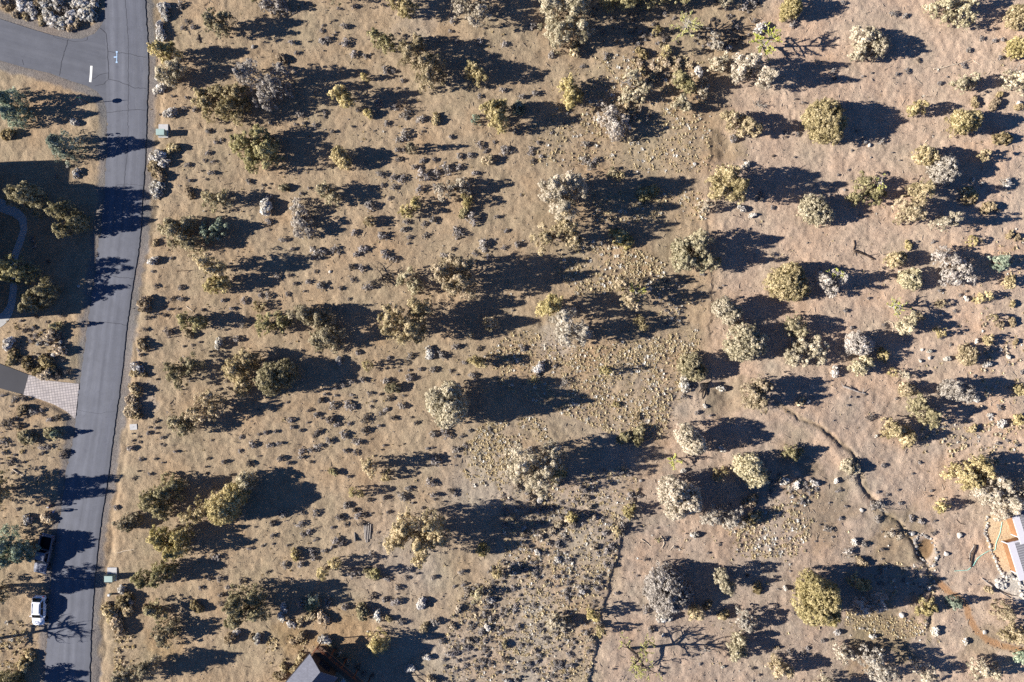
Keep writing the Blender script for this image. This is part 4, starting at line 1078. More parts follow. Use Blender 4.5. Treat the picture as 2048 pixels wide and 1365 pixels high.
def wheel(x, y, r, w, parent):
    ty = plain('tyre_rubber', lin(34, 34, 36), 0.15, 20); rm = plain('alloy', lin(150, 152, 156), 0.1, 9, 0.35, 0.8)
    e = MB(); sx = 1 if x > 0 else -1
    e.tube([(x - w / 2 * sx, y, r), (x - w * .4 * sx, y, r), (x + w * .4 * sx, y, r), (x + w / 2 * sx, y, r)], [r * .93, r, r, r * .93], 22)
    o = e.build('wheel', ty, parent)
    m = MB(); m.tube([(x + w * .505 * sx, y, r), (x + w * .53 * sx, y, r)], [r * .64, r * .55], 18)
    for k in range(5):
        a = k * 1.2566; m.box((x + w * .535 * sx, y + .3 * r * math.cos(a), r + .3 * r * math.sin(a)), (.02, .07, .07))
    m.build('rim', rm, o)


def pane(mb, p, off):
    """a glass pane: the four corner points pushed out along their normal, with thickness"""
    p = np.asarray(p, float); n = np.cross(p[1] - p[0], p[3] - p[0]); n /= np.linalg.norm(n)
    v = np.concatenate([p - n * .004, p + n * off])
    mb.add(v, [(4, 5, 6, 7), (0, 3, 2, 1), (0, 1, 5, 4), (1, 2, 6, 5), (2, 3, 7, 6), (3, 0, 4, 7)])


def body_ring(y, w, zb, zt, cr=0.04):
    return [(-w * .90, y, zb), (-w * .99, y, zb + .22), (-w, y, (zb + zt) / 2), (-w * .98, y, zt - .12), (-w * .88, y, zt - .01), (-w * .5, y, zt + cr * .8), (0, y, zt + cr), (w * .5, y, zt + cr * .8), (w * .88, y, zt - .01), (w * .98, y, zt - .12), (w, y, (zb + zt) / 2), (w * .99, y, zb + .22), (w * .90, y, zb)]


def cab(parent, paint, glass, st, zb, zt, wb, wt):
    """greenhouse: st = y of windscreen foot, windscreen top, rear top, rear foot (front is +y)"""
    yf, yft, yrt, yr = st; mb = MB()
    rings = []
    for y, z, w in ((yf, zb + .02, wb), ((yf + yft) / 2, (zb + zt) / 2 + .04, (wb + wt) / 2), (yft, zt - .03, wt), (yft - .25, zt + .02, wt), ((yft + yrt) / 2, zt + .035, wt * 1.01), (yrt + .2, zt + .01, wt), (yrt, zt - .03, wt * .98), ((yrt + yr) / 2, (zb + zt) / 2 + .03, (wb + wt) / 2), (yr, zb + .02, wb)):
        k = (z - zb) / (zt - zb); wl = wb; wu = w
        rings.append([(-wl, y, zb - .05), (-(wl + (wu - wl)), y, max(zb, z - .06)), (-wu * .9, y, z), (0, y, z + .02 * k), (wu * .9, y, z), (wl + (wu - wl), y, max(zb, z - .06)), (wl, y, zb - .05)])
    mb.loft(rings); mb.build('roof', paint, parent, False)
    def at(y0, z0, w0, y1, z1, w1, f): return (y0 + (y1 - y0) * f, z0 + (z1 - z0) * f, w0 + (w1 - w0) * f)
    for nm, (ya, yb) in (('windscreen', (yf, yft)), ('rear_window', (yr, yrt))):
        y0, z0, w0 = at(ya, zb, wb, yb, zt, wt, .12); y1, z1, w1 = at(ya, zb, wb, yb, zt, wt, .90)
        q = [(-w0 * .88, y0, z0 + .03), (w0 * .88, y0, z0 + .03), (w1 * .84, y1, z1 + .02), (-w1 * .84, y1, z1 + .02)]
        if nm == 'windscreen': q = [q[1], q[0], q[3], q[2]]
        m = MB(); pane(m, q, .03); m.build(nm, glass, parent)
    ym = (yft + yrt) / 2 + .05
    for s in (-1, 1):
        for ya, yb, yc, yd in ((yf - .35, ym + .04, ym + .04, yft - .05), (ym - .04, yr + .35, yrt + .12, ym - .04)):
            q = [(s * (wb + .0), ya, zb + .06), (s * (wb + .0), yb, zb + .06), (s * (wt + .01), yc, zt - .10), (s * (wt + .01), yd, zt - .10)]
            if s > 0: q = [q[1], q[0], q[3], q[2]]
            m = MB(); pane(m, q, .02); m.build('side_window', glass, parent)


def lights(parent, w, yf, zf, yr, zr):
    hl = plain('headlight_glass', lin(226, 230, 236), .05, 9, .2, 0, .5); tl = plain('taillight_red', lin(150, 22, 20), .1, 9, .3, 0, .5)
    for s in (-1, 1):
        m = MB(); m.box((s * w * .74, yf, zf), (.34, .14, .16), 0, .85); m.build('headlight', hl, parent)
        m = MB(); m.box((s * w * .84, yr, zr), (.2, .1, .26), 0, .9); m.build('taillight', tl, parent)


def mirror(parent, x, y, z, mat):
    m = MB(); s = 1 if x > 0 else -1
    m.box((x + .12 * s, y, z), (.2, .12, .15), 0, .85); m.box((x, y, z - .03), (.12, .05, .05)); m.build('mirror', mat, parent)


def cars():
    glass = plain('car_glass', lin(18, 24, 32), .1, 4, .06, 0, .6); trim = plain('black_trim', lin(28, 28, 30), .1, 9, .6)
    # white crossover, nose towards the bottom of the photo
    white = plain('white_paint', lin(238, 240, 244), .02, 3, .25, 0, .5)
    e = empty('parked_car', (wx(83.5), wy(1218), 0.02), math.pi + math.radians(-2))
    mb = MB(); mb.loft([body_ring(*r) for r in ((-2.2, .70, .42, .80, .02), (-2.12, .84, .30, .98, .02), (-1.75, .91, .24, 1.04, .02), (-.6, .92, .24, 1.04, .02), (.9, .92, .24, 1.02, .03), (1.15, .91, .24, 1.00, .05), (1.75, .88, .26, .93, .05), (2.06, .80, .30, .84, .04), (2.2, .62, .36, .70, .02))])
    mb.build('body', white, e, False)
    cab(e, white, glass, (1.05, .35, -1.45, -2.02), 1.02, 1.58, .84, .66)
    for s in (-1, 1):
        for y in (-1.32, 1.34):
            wheel(s * .82, y, .34, .22, e)
            m = MB(); m.tube([(s * .925, y, .36), (s * .932, y, .36)], .40, 20); m.build('wheel_arch', trim, e)
        mirror(e, s * .93, .78, 1.06, white)
        m = MB(); m.box((s * .52, -.55, 1.635), (.04, 1.5, .04)); m.build('roof_rail', trim, e)
    lights(e, .86, 2.02, .72, -2.14, .86)
    m = MB(); m.box((0, 2.19, .45), (1.1, .06, .16)); m.build('grille', trim, e)
    tag(e, 'white crossover car parked half on the road shoulder, facing down the road', 'car', 'vehicles parked along the road')
    # grey pickup, nose towards the bottom
    grey = plain('grey_metallic_paint', lin(122, 124, 134), .05, 3, .3, .35, .5)
    e = empty('pickup_truck', (wx(94), wy(1106), 0.02), math.pi - math.radians(12.5))
    mb = MB(); mb.loft([body_ring(*r) for r in ((-.75, .96, .34, 1.16, .0), (.2, .97, .34, 1.16, .0), (1.1, .97, .34, 1.16, .02), (1.35, .96, .34, 1.17, .05), (2.2, .95, .36, 1.12, .06), (2.62, .92, .40, 1.06, .05), (2.78, .84, .46, .98, .02))])
    mb.build('body', grey, e, False)
    m = MB()
    for x in (-.30, .30): m.box((x, 1.98, 1.205), (.26, 1.15, .035), 0, .8)
    m.build('hood', grey, e)
    b = MB()
    for s in (-1, 1):
        b = MB(); b.box((s * .92, -1.76, .86), (.10, 2.02, .72)); b.build('bed_side', grey, e)
        b = MB(); b.box((s * .78, -1.72, .68), (.16, .9, .34)); b.build('wheel_housing', trim, e)
    b = MB(); b.box((0, -1.76, .56), (1.72, 2.0, .08)); b.build('bed_floor', trim, e)
    b = MB(); b.box((0, -2.80, .88), (1.74, .07, .62)); b.build('tailgate', grey, e)
    b = MB(); b.box((0, -2.93, .58), (1.9, .16, .18)); b.build('rear_bumper', plain('chrome', lin(196, 198, 202), .05, 5, .2, .9), e)
    b = MB(); b.box((0, 2.84, .55), (1.85, .16, .26)); b.build('front_bumper', MATS['chrome'], e)
    b = MB(); b.box((0, 2.80, .86), (1.1, .06, .3)); b.build('grille', trim, e)
    cab(e, grey, glass, (1.30, .62, -.55, -.78), 1.14, 1.88, .88, .72)
    for s in (-1, 1):
        for y in (-1.72, 1.86):
            wheel(s * .86, y, .39, .26, e)
            m = MB(); m.tube([(s * .975, y, .42), (s * .985, y, .42)], .46, 20); m.build('wheel_arch', trim, e)
        mirror(e, s * .97, .95, 1.22, trim)
    lights(e, .92, 2.70, .92, -2.79, .98)
    tag(e, 'grey pickup truck with an open empty bed, parked beside a dark conifer', 'pickup truck', 'vehicles parked along the road')


# ------------------------------------------------------------------ people
def skinned(name, verts, edges, mat, parent, lev=2):
    me = bpy.data.meshes.new(name + '_skeleton'); me.from_pydata([v[:3] for v in verts], edges, []); me.update()
    o = bpy.data.objects.new(name + '_skeleton', me); COL.objects.link(o)
    sk = o.modifiers.new('skin', 'SKIN'); sk.use_smooth_shade = True
    if not me.skin_vertices: 
        bm = bmesh.new(); bm.from_mesh(me); bm.verts.layers.skin.verify(); bm.to_mesh(me); bm.free()
    for i, v in enumerate(verts):
        d = me.skin_vertices[0].data[i]; d.radius = (v[3], v[4] if len(v) > 4 else v[3]); d.use_root = (i == 0)
    sb = o.modifiers.new('sub', 'SUBSURF'); sb.levels = sb.render_levels = lev
    dg = bpy.context.evaluated_depsgraph_get(); dg.update()
    m2 = bpy.data.meshes.new_from_object(o.evaluated_get(dg)); bpy.data.objects.remove(o); bpy.data.meshes.remove(me)
    m2.name = name; m2.materials.clear(); m2.materials.append(mat); m2.polygons.foreach_set('use_smooth', np.ones(len(m2.polygons), bool))
    return link(bpy.data.objects.new(name, m2), parent)


def ball(mb, c, r, n=10):
    th = np.linspace(0.15, math.pi - .15, 7); r = np.asarray(r, float)
    mb.loft([[(c[0] + r[0] * math.sin(a) * math.cos(b), c[1] + r[1] * math.sin(a) * math.sin(b), c[2] + r[2] * math.cos(a)) for b in np.linspace(0, 2 * math.pi, n, endpoint=False)] for a in th])


def person(px, py, rz, top, legs, cap, label, hgt=1.74, fore=0.0):
    k = hgt / 1.75; e = empty('person', (wx(px), wy(py), hz(px, py)), rz)
    skin = plain('skin', lin(196, 152, 126), .06, 20); shoe = plain('shoe', lin(52, 46, 44), .1, 20)
    def sc(v): return [tuple([a[0] * k, a[1] * k, a[2] * k] + [r * k for r in a[3:]]) for a in v]
    def arm(s):
        el = (s * .27, .03 + .02 * fore, 1.10); wr = (s * (.30 - .16 * fore), .10 + .22 * fore, .86 + .22 * fore)
        return el, wr
    V = [(0, 0, .95, .14, .10), (0, 0, 1.15, .13, .09), (0, .0, 1.36, .15, .10), (0, .0, 1.46, .075), (0, .015, 1.53, .055), (0, .03, 1.62, .082, .095), (0, .02, 1.70, .08, .09), (0, .0, 1.745, .05)]
    E = [(i, i + 1) for i in range(7)]
    for s in (-1, 1):
        i = len(V); V += [(s * .10, 0, .88, .085), (s * .11, .01, .50, .06), (s * .115, -.01, .10, .042), (s * .125, .10, .045, .038), (s * .13, .17, .03, .025)]
        E += [(0, i), (i, i + 1), (i + 1, i + 2), (i + 2, i + 3), (i + 3, i + 4)]
        el, wr = arm(s); i = len(V)
        V += [(s * .19, 0, 1.40, .058), el + (.043,), wr + (.03,), (wr[0], wr[1] + .03 + .04 * fore, wr[2] - .07 + .06 * fore, .034, .018)]
        E += [(2, i), (i, i + 1), (i + 1, i + 2), (i + 2, i + 3)]
        pm = V[-1]; d = np.array([0, .02 + .8 * fore, -1 + .6 * fore]); d /= np.linalg.norm(d)
        for f in range(4):
            b = np.array(pm[:3]) + np.array([(f - 1.5) * .0185, 0, 0]); L = (.062, .075, .07, .055)[f]; j = len(V)
            V += [tuple(b + d * .045) + (.0095,), tuple(b + d * (.045 + L * .5) + [0, .008, 0]) + (.009,), tuple(b + d * (.045 + L) + [0, .024, 0]) + (.0075,)]
            E += [(i + 3, j), (j, j + 1), (j + 1, j + 2)]
        j = len(V); b = np.array(pm[:3]); V += [tuple(b + [-s * .038, .012, 0]) + (.011,), tuple(b + [-s * .052, .03, 0] + d * .03) + (.009,)]
        E += [(i + 3, j), (j, j + 1)]
    skinned('body', sc(V), E, skin, e, 1)
    V2 = [(0, 0, .93, .155, .115), (0, 0, 1.15, .15, .11), (0, 0, 1.37, .17, .12), (0, 0, 1.47, .085)]; E2 = [(0, 1), (1, 2), (2, 3)]
    for s in (-1, 1):
        el, wr = arm(s); i = len(V2); V2 += [(s * .19, 0, 1.40, .078), el + (.062,), tuple(np.array(el) * .12 + np.array(wr) * .88) + (.047,)]; E2 += [(2, i), (i, i + 1), (i + 1, i + 2)]
    skinned('jacket', sc(V2), E2, top, e, 1)
    V3 = [(0, 0, .96, .15, .105)]; E3 = []
    for s in (-1, 1):
        i = len(V3); V3 += [(s * .10, 0, .86, .10), (s * .112, .01, .50, .078), (s * .118, -.01, .11, .065)]; E3 += [(0, i), (i, i + 1), (i + 1, i + 2)]
    skinned('trousers', sc(V3), E3, legs, e, 1)
    for s in (-1, 1):
        m = MB(); ball(m, (s * .125 * k, .07 * k, .045 * k), (.052 * k, .14 * k, .05 * k)); m.build('shoe', shoe, e, True)
        m = MB(); ball(m, (s * .032 * k, .118 * k, 1.635 * k), (.011, .008, .008), 6); m.build('eye', plain('eye', lin(40, 34, 30), .1, 9), e, True)
        m = MB(); ball(m, (s * .085 * k, .02 * k, 1.62 * k), (.012, .02, .032), 6); m.build('ear', skin, e, True)
    m = MB(); ball(m, (0, .128 * k, 1.605 * k), (.014, .018, .024), 6); m.build('nose', skin, e, True)
    m = MB(); ball(m, (0, .112 * k, 1.565 * k), (.028, .01, .007), 6); m.build('mouth', plain('lip', lin(150, 92, 84), .1, 9), e, True)
    m = MB(); ball(m, (0, .0, 1.69 * k), (.094 * k, .112 * k, .075 * k), 12)
    if cap[1]: m.tube([(0, .10 * k, 1.69 * k), (0, .19 * k, 1.675 * k)], [.075, .05], 8)
    m.build('cap' if cap[1] else 'hair', cap[0], e, True)
    return tag(e, label, 'person', 'people standing at the road edge')


def people():
    P = lambda n, c: plain(n, c, .12, 14)
    person(107.5, 1010.5, math.radians(-100), P('navy_cloth', lin(30, 44, 84)), P('black_cloth', lin(30, 30, 36)), (P('white_cloth', lin(226, 224, 220)), True), 'person in a dark blue jacket and white cap standing at the road edge', 1.72, .6)
    person(110.5, 1022.5, math.radians(70), P('black_knit', lin(24, 24, 28)), P('light_denim', lin(128, 152, 190)), (P('dark_hair', lin(36, 28, 24)), False), 'person in a black top and light blue jeans standing at the road edge', 1.68, .3)


# ------------------------------------------------------------------ small things
def rock_protos(sub=2):
    out = []
    for k in range(5):
        rg = np.random.default_rng(300 + k); bm = bmesh.new(); bmesh.ops.create_icosphere(bm, subdivisions=sub, radius=1)
        ax = rg.normal(size=(9, 3)); ax /= np.linalg.norm(ax, axis=1, keepdims=True); lim = rg.uniform(.62, .95, 9)
        for v in bm.verts:
            p = np.array(v.co)
            for a, l in zip(ax, lim):
                d = p @ a
                if d > l: p = p - a * (d - l)
            v.co = p + rg.normal(0, .025, 3)
        me = bpy.data.meshes.new('rock'); bm.to_mesh(me); bm.free(); out.append(me)
    return out


def rocks():
    pr = rock_protos(); rg = np.random.default_rng(9); ms = {}
    mats = {'white': plain('white_rock', lin(186, 180, 170), .2, 3, bump=.02), 'grey': plain('grey_rock', lin(138, 132, 126), .25, 3, bump=.02), 'brown': plain('brown_rock', lin(104, 88, 74), .25, 3, bump=.02)}
    def rock(px, py, r, col, label, group):
        i = int(rg.integers(5))
        if (i, col) not in ms: m = pr[i].copy(); m.materials.append(mats[col]); ms[(i, col)] = m
        o = link(bpy.data.objects.new('rock', ms[(i, col)])); s = r * rg.uniform(.85, 1.15)
        o.scale = (s, s * rg.uniform(.7, 1.0), s * rg.uniform(.55, .8)); o.rotation_euler = (rg.normal(0, .15), rg.normal(0, .15), rg.uniform(0, 6.28))
        o.location = (wx(px), wy(py), hz(px, py) + .22 * s)
        tag(o, label, 'rock', group)
        if label is None: PEND.append((o, f'single {col} rock', px, py))
    for px, py, r, c in ((1802.7, 1230, .5, 'white'), (1822.7, 1066.7, .5, 'white'), (1917.7, 1071, .42, 'white'), (1891, 1107, .46, 'white'), (1969, 1265, .4, 'white'), (1325.7, 1270, .32, 'white'), (2036, 209, .5, 'white'), (1739, 291, .4, 'white'), (1731, 285, .3, 'white'), (660, 544, .3, 'white'), (540, 247, .3, 'white'), (507, 95, .35, 'grey'), (108, 712, .5, 'white'), (158, 573, .25, 'white'),
                        (1722, 1020, .35, 'white'), (1671, 960, .3, 'white'), (1282, 962, .3, 'grey'), (736, 1264, .25, 'white'), (1845, 700, .3, 'white'), (1860, 716, .33, 'white'), (1950, 752, .3, 'grey'), (1742, 315, .2, 'grey'), (1690, 380, .22, 'grey'), (1998, 118, .3, 'brown'), (1389, 329, .3, 'white'), (1205, 760, .25, 'grey')):
        rock(px, py, r, c, None, 'single rocks on the open soil')
    for k in range(30):
        a = k / 30 * 2 * math.pi; rr = rg.uniform(.92, 1.15); x, y = 17 * rr * math.cos(a), 32 * rr * math.sin(a); t = math.radians(-24)
        rock(1852 + x * math.cos(t) - y * math.sin(t), 1099 + x * math.sin(t) + y * math.cos(t), rg.uniform(.15, .34), 'grey' if k % 4 else 'white', 'rounded rock in the ring that rims the dry pond', 'rocks round the dry pond')
    for k, (px, py) in enumerate(resample(PATIO[:7], 2.9)):
        rock(px + rg.normal(0, 1.2), py + rg.normal(0, .9), rg.uniform(.1, .31), 'grey' if k % 2 else 'white', 'angular rock in the border wall round the sandy yard of the wooden house', 'rocks edging the sandy yard')
    for px, py in resample([(2008, 1153), (2022, 1150), (2034, 1158), (2040, 1172), (2043, 1185), (2048, 1200)], 4.2):
        rock(px + rg.normal(0, 1.2), py + rg.normal(0, 1.2), rg.uniform(.15, .4), 'grey' if rg.random() < .4 else 'white', 'pale rock in the winding row below the wooden house', 'pale rocks below the wooden house')
    for k in range(26):
        a, q = rg.uniform(0, 6.28), rg.uniform(0, 1) ** .5
        rock(2001 + 13 * q * math.cos(a), 1166 + 11 * q * math.sin(a), rg.uniform(.18, .4), 'white', 'whitish rock in the heap outside the sandy yard', 'heap of whitish rocks')
    P = resample(BARK, 6.5); d = np.gradient(P, axis=0); d /= np.linalg.norm(d, axis=1, keepdims=True)
    for s in (-1, 1):
        for p, q in zip(P[1:], d[1:]):
            if p[0] > 2052: continue
            if rg.random() < .4: rock(p[0] - s * q[1] * rg.uniform(6.5, 8.5), p[1] + s * q[0] * rg.uniform(6.5, 8.5), rg.uniform(.07, .15), 'brown', 'small brown edging stone along the orange bark path', 'edging stones of the bark path')
    # loose stones too small and many to count
    mb = MB(); n = 0; base = [np.array([v.co for v in m.vertices]) for m in pr]; fac = [np.array([p.vertices[:] for p in m.polygons]) for m in pr]
    tiny = rock_protos(1); base = [np.array([v.co for v in m.vertices]) for m in tiny]; fac = [np.array([p.vertices[:] for p in m.polygons]) for m in tiny]
    P = []
    while n < 4500:
        px, py = rg.uniform(0, 2048), rg.uniform(0, 1365)
        xb = np.interp(py, [p[1] for p in BOUND], [p[0] for p in BOUND])
        if px < 320 or (px < xb and rg.random() < .55): continue
        P.append((px, py)); n += 1
    P = np.array(P); hs = height(wx(P[:, 0]), wy(P[:, 1]))
    for (px, py), z in zip(P, hs):
        i = int(rg.integers(5)); r = rg.uniform(.04, .12)
        mb.add(rotz(base[i] * r * [1, .8, .7], rg.uniform(0, 6)) + [wx(px), wy(py), z + .02], None, fac[i])
    tag(mb.build('loose_stones', plain('loose_stone', lin(160, 146, 130), .35, .6)), 'loose pale stones strewn over the bare soil', 'stones', kind='stuff')


def log(line, r, label, col='grey', name='fallen_log', cat='log', stubs=2, taper=.55):
    P = wiggle(line, 6, .25, int(line[0][0])); z = height(wx(P[:, 0]), wy(P[:, 1])); k = np.linspace(1, taper, len(P))
    pts = np.c_[wx(P[:, 0]), wy(P[:, 1]), z + r * .7]
    mb = MB(); mb.tube(pts, r * k, 7); rg = np.random.default_rng(int(line[0][1]))
    for _ in range(stubs):
        i = rg.integers(0, len(P)); d = np.array([rg.normal(), rg.normal(), abs(rg.normal()) * .5]); d /= np.linalg.norm(d)
        mb.tube([pts[i], pts[i] + d * r * 2.5, pts[i] + d * r * 5.5 + [0, 0, .03]], [r * .4, r * .3, r * .12], 5)
    tag(mb.build(name, plain('log_' + col, {'grey': lin(158, 150, 142), 'pale': lin(196, 180, 158), 'dark': lin(78, 66, 58)}[col], .3, 7)), label, cat)


def debris():
    log([(1709, 502), (1722, 506), (1737, 513), (1748, 519)], .17, 'thick cracked brown log lying on bare soil with a loose branch above it', 'dark', stubs=4)
    log([(1708, 481), (1710, 491), (1707, 500)], .1, 'short dark branch above the thick cracked log', 'dark', 'fallen_branch', 'branch')
    log([(1686, 773), (1702, 778), (1716, 784), (1732, 788)], .15, 'straight grey log ending in a tangle of twigs', 'grey', stubs=4)
    log([(1771, 645), (1782, 642), (1789, 648), (1788, 660), (1786, 668)], .07, 'pale hooked branch near the pale star-shaped dead tree', 'pale', 'fallen_branch', 'branch')
    log([(1868, 138), (1885, 136), (1897, 132), (1912, 129), (1921, 126), (1942, 119)], .09, 'long crooked pale branch on the upper bare slope', 'pale', 'fallen_branch', 'branch', 4)
    log([(1947, 121), (1953, 126), (1960, 131)], .07, 'short pale stick beside the long crooked branch', 'pale', 'fallen_branch', 'branch', 1)
    log([(1283, 1079), (1288, 1083), (1294, 1085), (1301, 1094)], .07, 'pale curled branch, first of three on the cleared soil', 'pale', 'fallen_branch', 'branch')
    log([(1322, 1073), (1328, 1080), (1329, 1088), (1324, 1097)], .09, 'thick bowed branch, middle of three on the cleared soil', 'pale', 'fallen_branch', 'branch')
    log([(1348, 1092), (1343, 1094), (1340, 1102)], .06, 'small hooked branch, last of three on the cleared soil', 'pale', 'fallen_branch', 'branch', 1)
    log([(1950, 1090), (1946, 1104), (1942, 1120), (1940, 1134)], .16, 'split grey log beside the green hose', 'dark', stubs=2)
    log([(1948, 1092), (1940, 1106), (1937, 1122)], .07, 'thin curved branch lying along the split log', 'grey', 'fallen_branch', 'branch')
    log([(1962, 1156), (1978, 1168), (1996, 1182), (2020, 1196)], .09, 'long dead pole pointing away from the whitish rock heap', 'grey', 'fallen_branch', 'branch', 3)
    log([(1976, 1164), (1994, 1178), (2010, 1187), (2034, 1192)], .07, 'bent dead pole crossing the long one by the rock heap', 'dark', 'fallen_branch', 'branch', 2)
    log([(1913, 1040), (1920, 1047), (1929, 1049)], .06, 'short dark stick above the wooden house yard', 'dark', 'fallen_branch', 'branch', 1)
    log([(1325, 977), (1331, 966), (1337, 954)], .2, 'dark log shape added for a trench shadow beside a tan green juniper', 'dark', stubs=1, taper=.9)  # dark log shape standing in for the shadow in a trench
    log([(28, 938), (38, 945), (50, 952)], .13, 'pale twin log in the shaded verge west of the road', 'pale')
    log([(373, 613), (380, 620), (387, 623)], .08, 'pale forked stick on the soil east of the road', 'pale', 'fallen_branch', 'branch')
    log([(355, 543), (370, 542), (387, 541)], .07, 'straight dark stick east of the road', 'dark', 'fallen_branch', 'branch', 0)
    log([(235, 1106), (248, 1102), (258, 1101), (270, 1098)], .07, 'forked pale branch above the lower green utility box', 'pale', 'fallen_branch', 'branch', 3)
    log([(397, 70), (399, 78), (401, 87)], .1, 'short dark log near the top of the road', 'dark', stubs=0)
    log([(1250, 1065), (1247, 1058), (1254, 1048)], .08, 'pale stick beside the low dark edge of the cleared soil', 'pale', 'fallen_branch', 'branch', 1)
    log([(1855, 280), (1848, 283), (1860, 292)], .06, 'thin pale stick above two touching junipers', 'pale', 'fallen_branch', 'branch', 1)
    for k, (a, b, r) in enumerate((((727.4, 1046), (730.8, 1079), .085), ((730.4, 1048.5), (733.2, 1085), .10), ((734.2, 1049), (733.9, 1076), .075), ((738, 1046), (735.6, 1084), .09), ((741.8, 1048.5), (740.2, 1078), .08))):
        log([a, ((a[0] + b[0]) / 2, (a[1] + b[1]) / 2), b], r, ['thin outer pole on the west side of the pole pile', 'longest pole in the pile, second from the west side', 'short thin pole in the middle of the pole pile', 'bright pole in the pile, second from the east side', 'thin outer pole on the east side of the pole pile'][k], 'grey', 'weathered_pole', 'pole', 0, .85)
    z = hz(711, 1075); mb = MB()
    a, b = np.array(W(709, 1064)), np.array(W(711.5, 1082)); up = np.array([0, 0, 1]); th = np.array([.05, 0, 0]); zz = np.array([0, 0, z])
    v = [a + zz, b + zz, b + zz + up * .5, a + zz + up * .05]
    mb.add([p - th for p in v] + [p + th for p in v], [(0, 1, 2, 3), (7, 6, 5, 4), (0, 4, 5, 1), (1, 5, 6, 2), (2, 6, 7, 3), (3, 7, 4, 0)])
    tag(mb.build('weathered_board', plain('log_grey', (0.3, 0.3, 0.3))), 'weathered board propped on edge beside the pole pile', 'board')
    mb = MB(); rg = np.random.default_rng(77); n = 2600      # dry twigs lying everywhere
    px, py = rg.uniform(300, 2048, n), rg.uniform(0, 1365, n); zz = height(wx(px), wy(py)); a = rg.uniform(0, 3.14, n); Lh = rg.uniform(.12, .55, n) * rg.uniform(.5, 1, n)
    c = np.stack([wx(px), wy(py), zz + .05], 1); d = np.stack([np.cos(a), np.sin(a), rg.normal(0, .15, n)], 1) * Lh[:, None]; s_ = np.stack([-np.sin(a), np.cos(a), 0 * a], 1) * rg.uniform(.015, .035, n)[:, None]
    up = np.array([0, 0, .05]); V = np.stack([c - d - s_, c + d - s_ * .5, c + d + s_ * .5, c - d + s_, c - d + up, c + d + up], 1).reshape(-1, 3); b_ = np.arange(n)[:, None] * 6
    mb.add(V, np.concatenate([b_ + [0, 1, 5, 4], b_ + [3, 4, 5, 2]]))
    tag(mb.build('dry_twigs', plain('dry_twig', lin(150, 138, 124), .4, .8)), 'dry grey twigs littered over the open soil', 'twigs', kind='stuff')
    # garden hose
    P = resample([(1908, 1142), (1922, 1141), (1934, 1140), (1946, 1130), (1955, 1116), (1966, 1108), (1977, 1102), (1990, 1101), (1992, 1086), (2000, 1066), (2004, 1044)], 5)
    mb = MB(); mb.tube(np.c_[wx(P[:, 0]), wy(P[:, 1]), height(wx(P[:, 0]), wy(P[:, 1])) + .03], .045, 6)
    tag(mb.build('garden_hose', plain('hose_green', lin(150, 206, 190), .08, 4, .5)), 'pale green garden hose snaking from a juniper into the sandy yard', 'hose')
    # uprooted stump, black all over
    e = empty('tree_stump', (wx(1408), wy(772), hz(1408, 772)))
    mb = MB(); rg = np.random.default_rng(2); n = 14; rings = []
    for z, r in ((-.3, .62), (0, .58), (.35, .48), (.75, .46), (1.0, .40)):
        rings.append([(r * (1 + .15 * math.sin(3 * a + z) + rg.normal(0, .05)) * math.cos(a), r * (1 + .15 * math.cos(2 * a) + rg.normal(0, .05)) * math.sin(a), z + (rg.normal(0, .07) if z > .5 else 0)) for a in np.linspace(0, 2 * math.pi, n, endpoint=False)])
    mb.loft(rings); black = plain('black_wood', lin(38, 34, 34), .3, 6); mb.build('trunk', black, e)
    for a, L in ((-1.7, 1.7), (-1.2, 1.2), (-2.2, .9), (.6, .9)):
        m = MB(); c, s = math.cos(a), math.sin(a); m.tube([(c * .4, s * .4, .15), (c * .4 + c * L * .5, s * .4 + s * L * .5, .16), (c * (.4 + L), s * (.4 + L), .02)], [.16, .10, .04], 6); m.build('root', black, e)
    tag(e, 'black tree stump with spreading roots', 'tree stump')


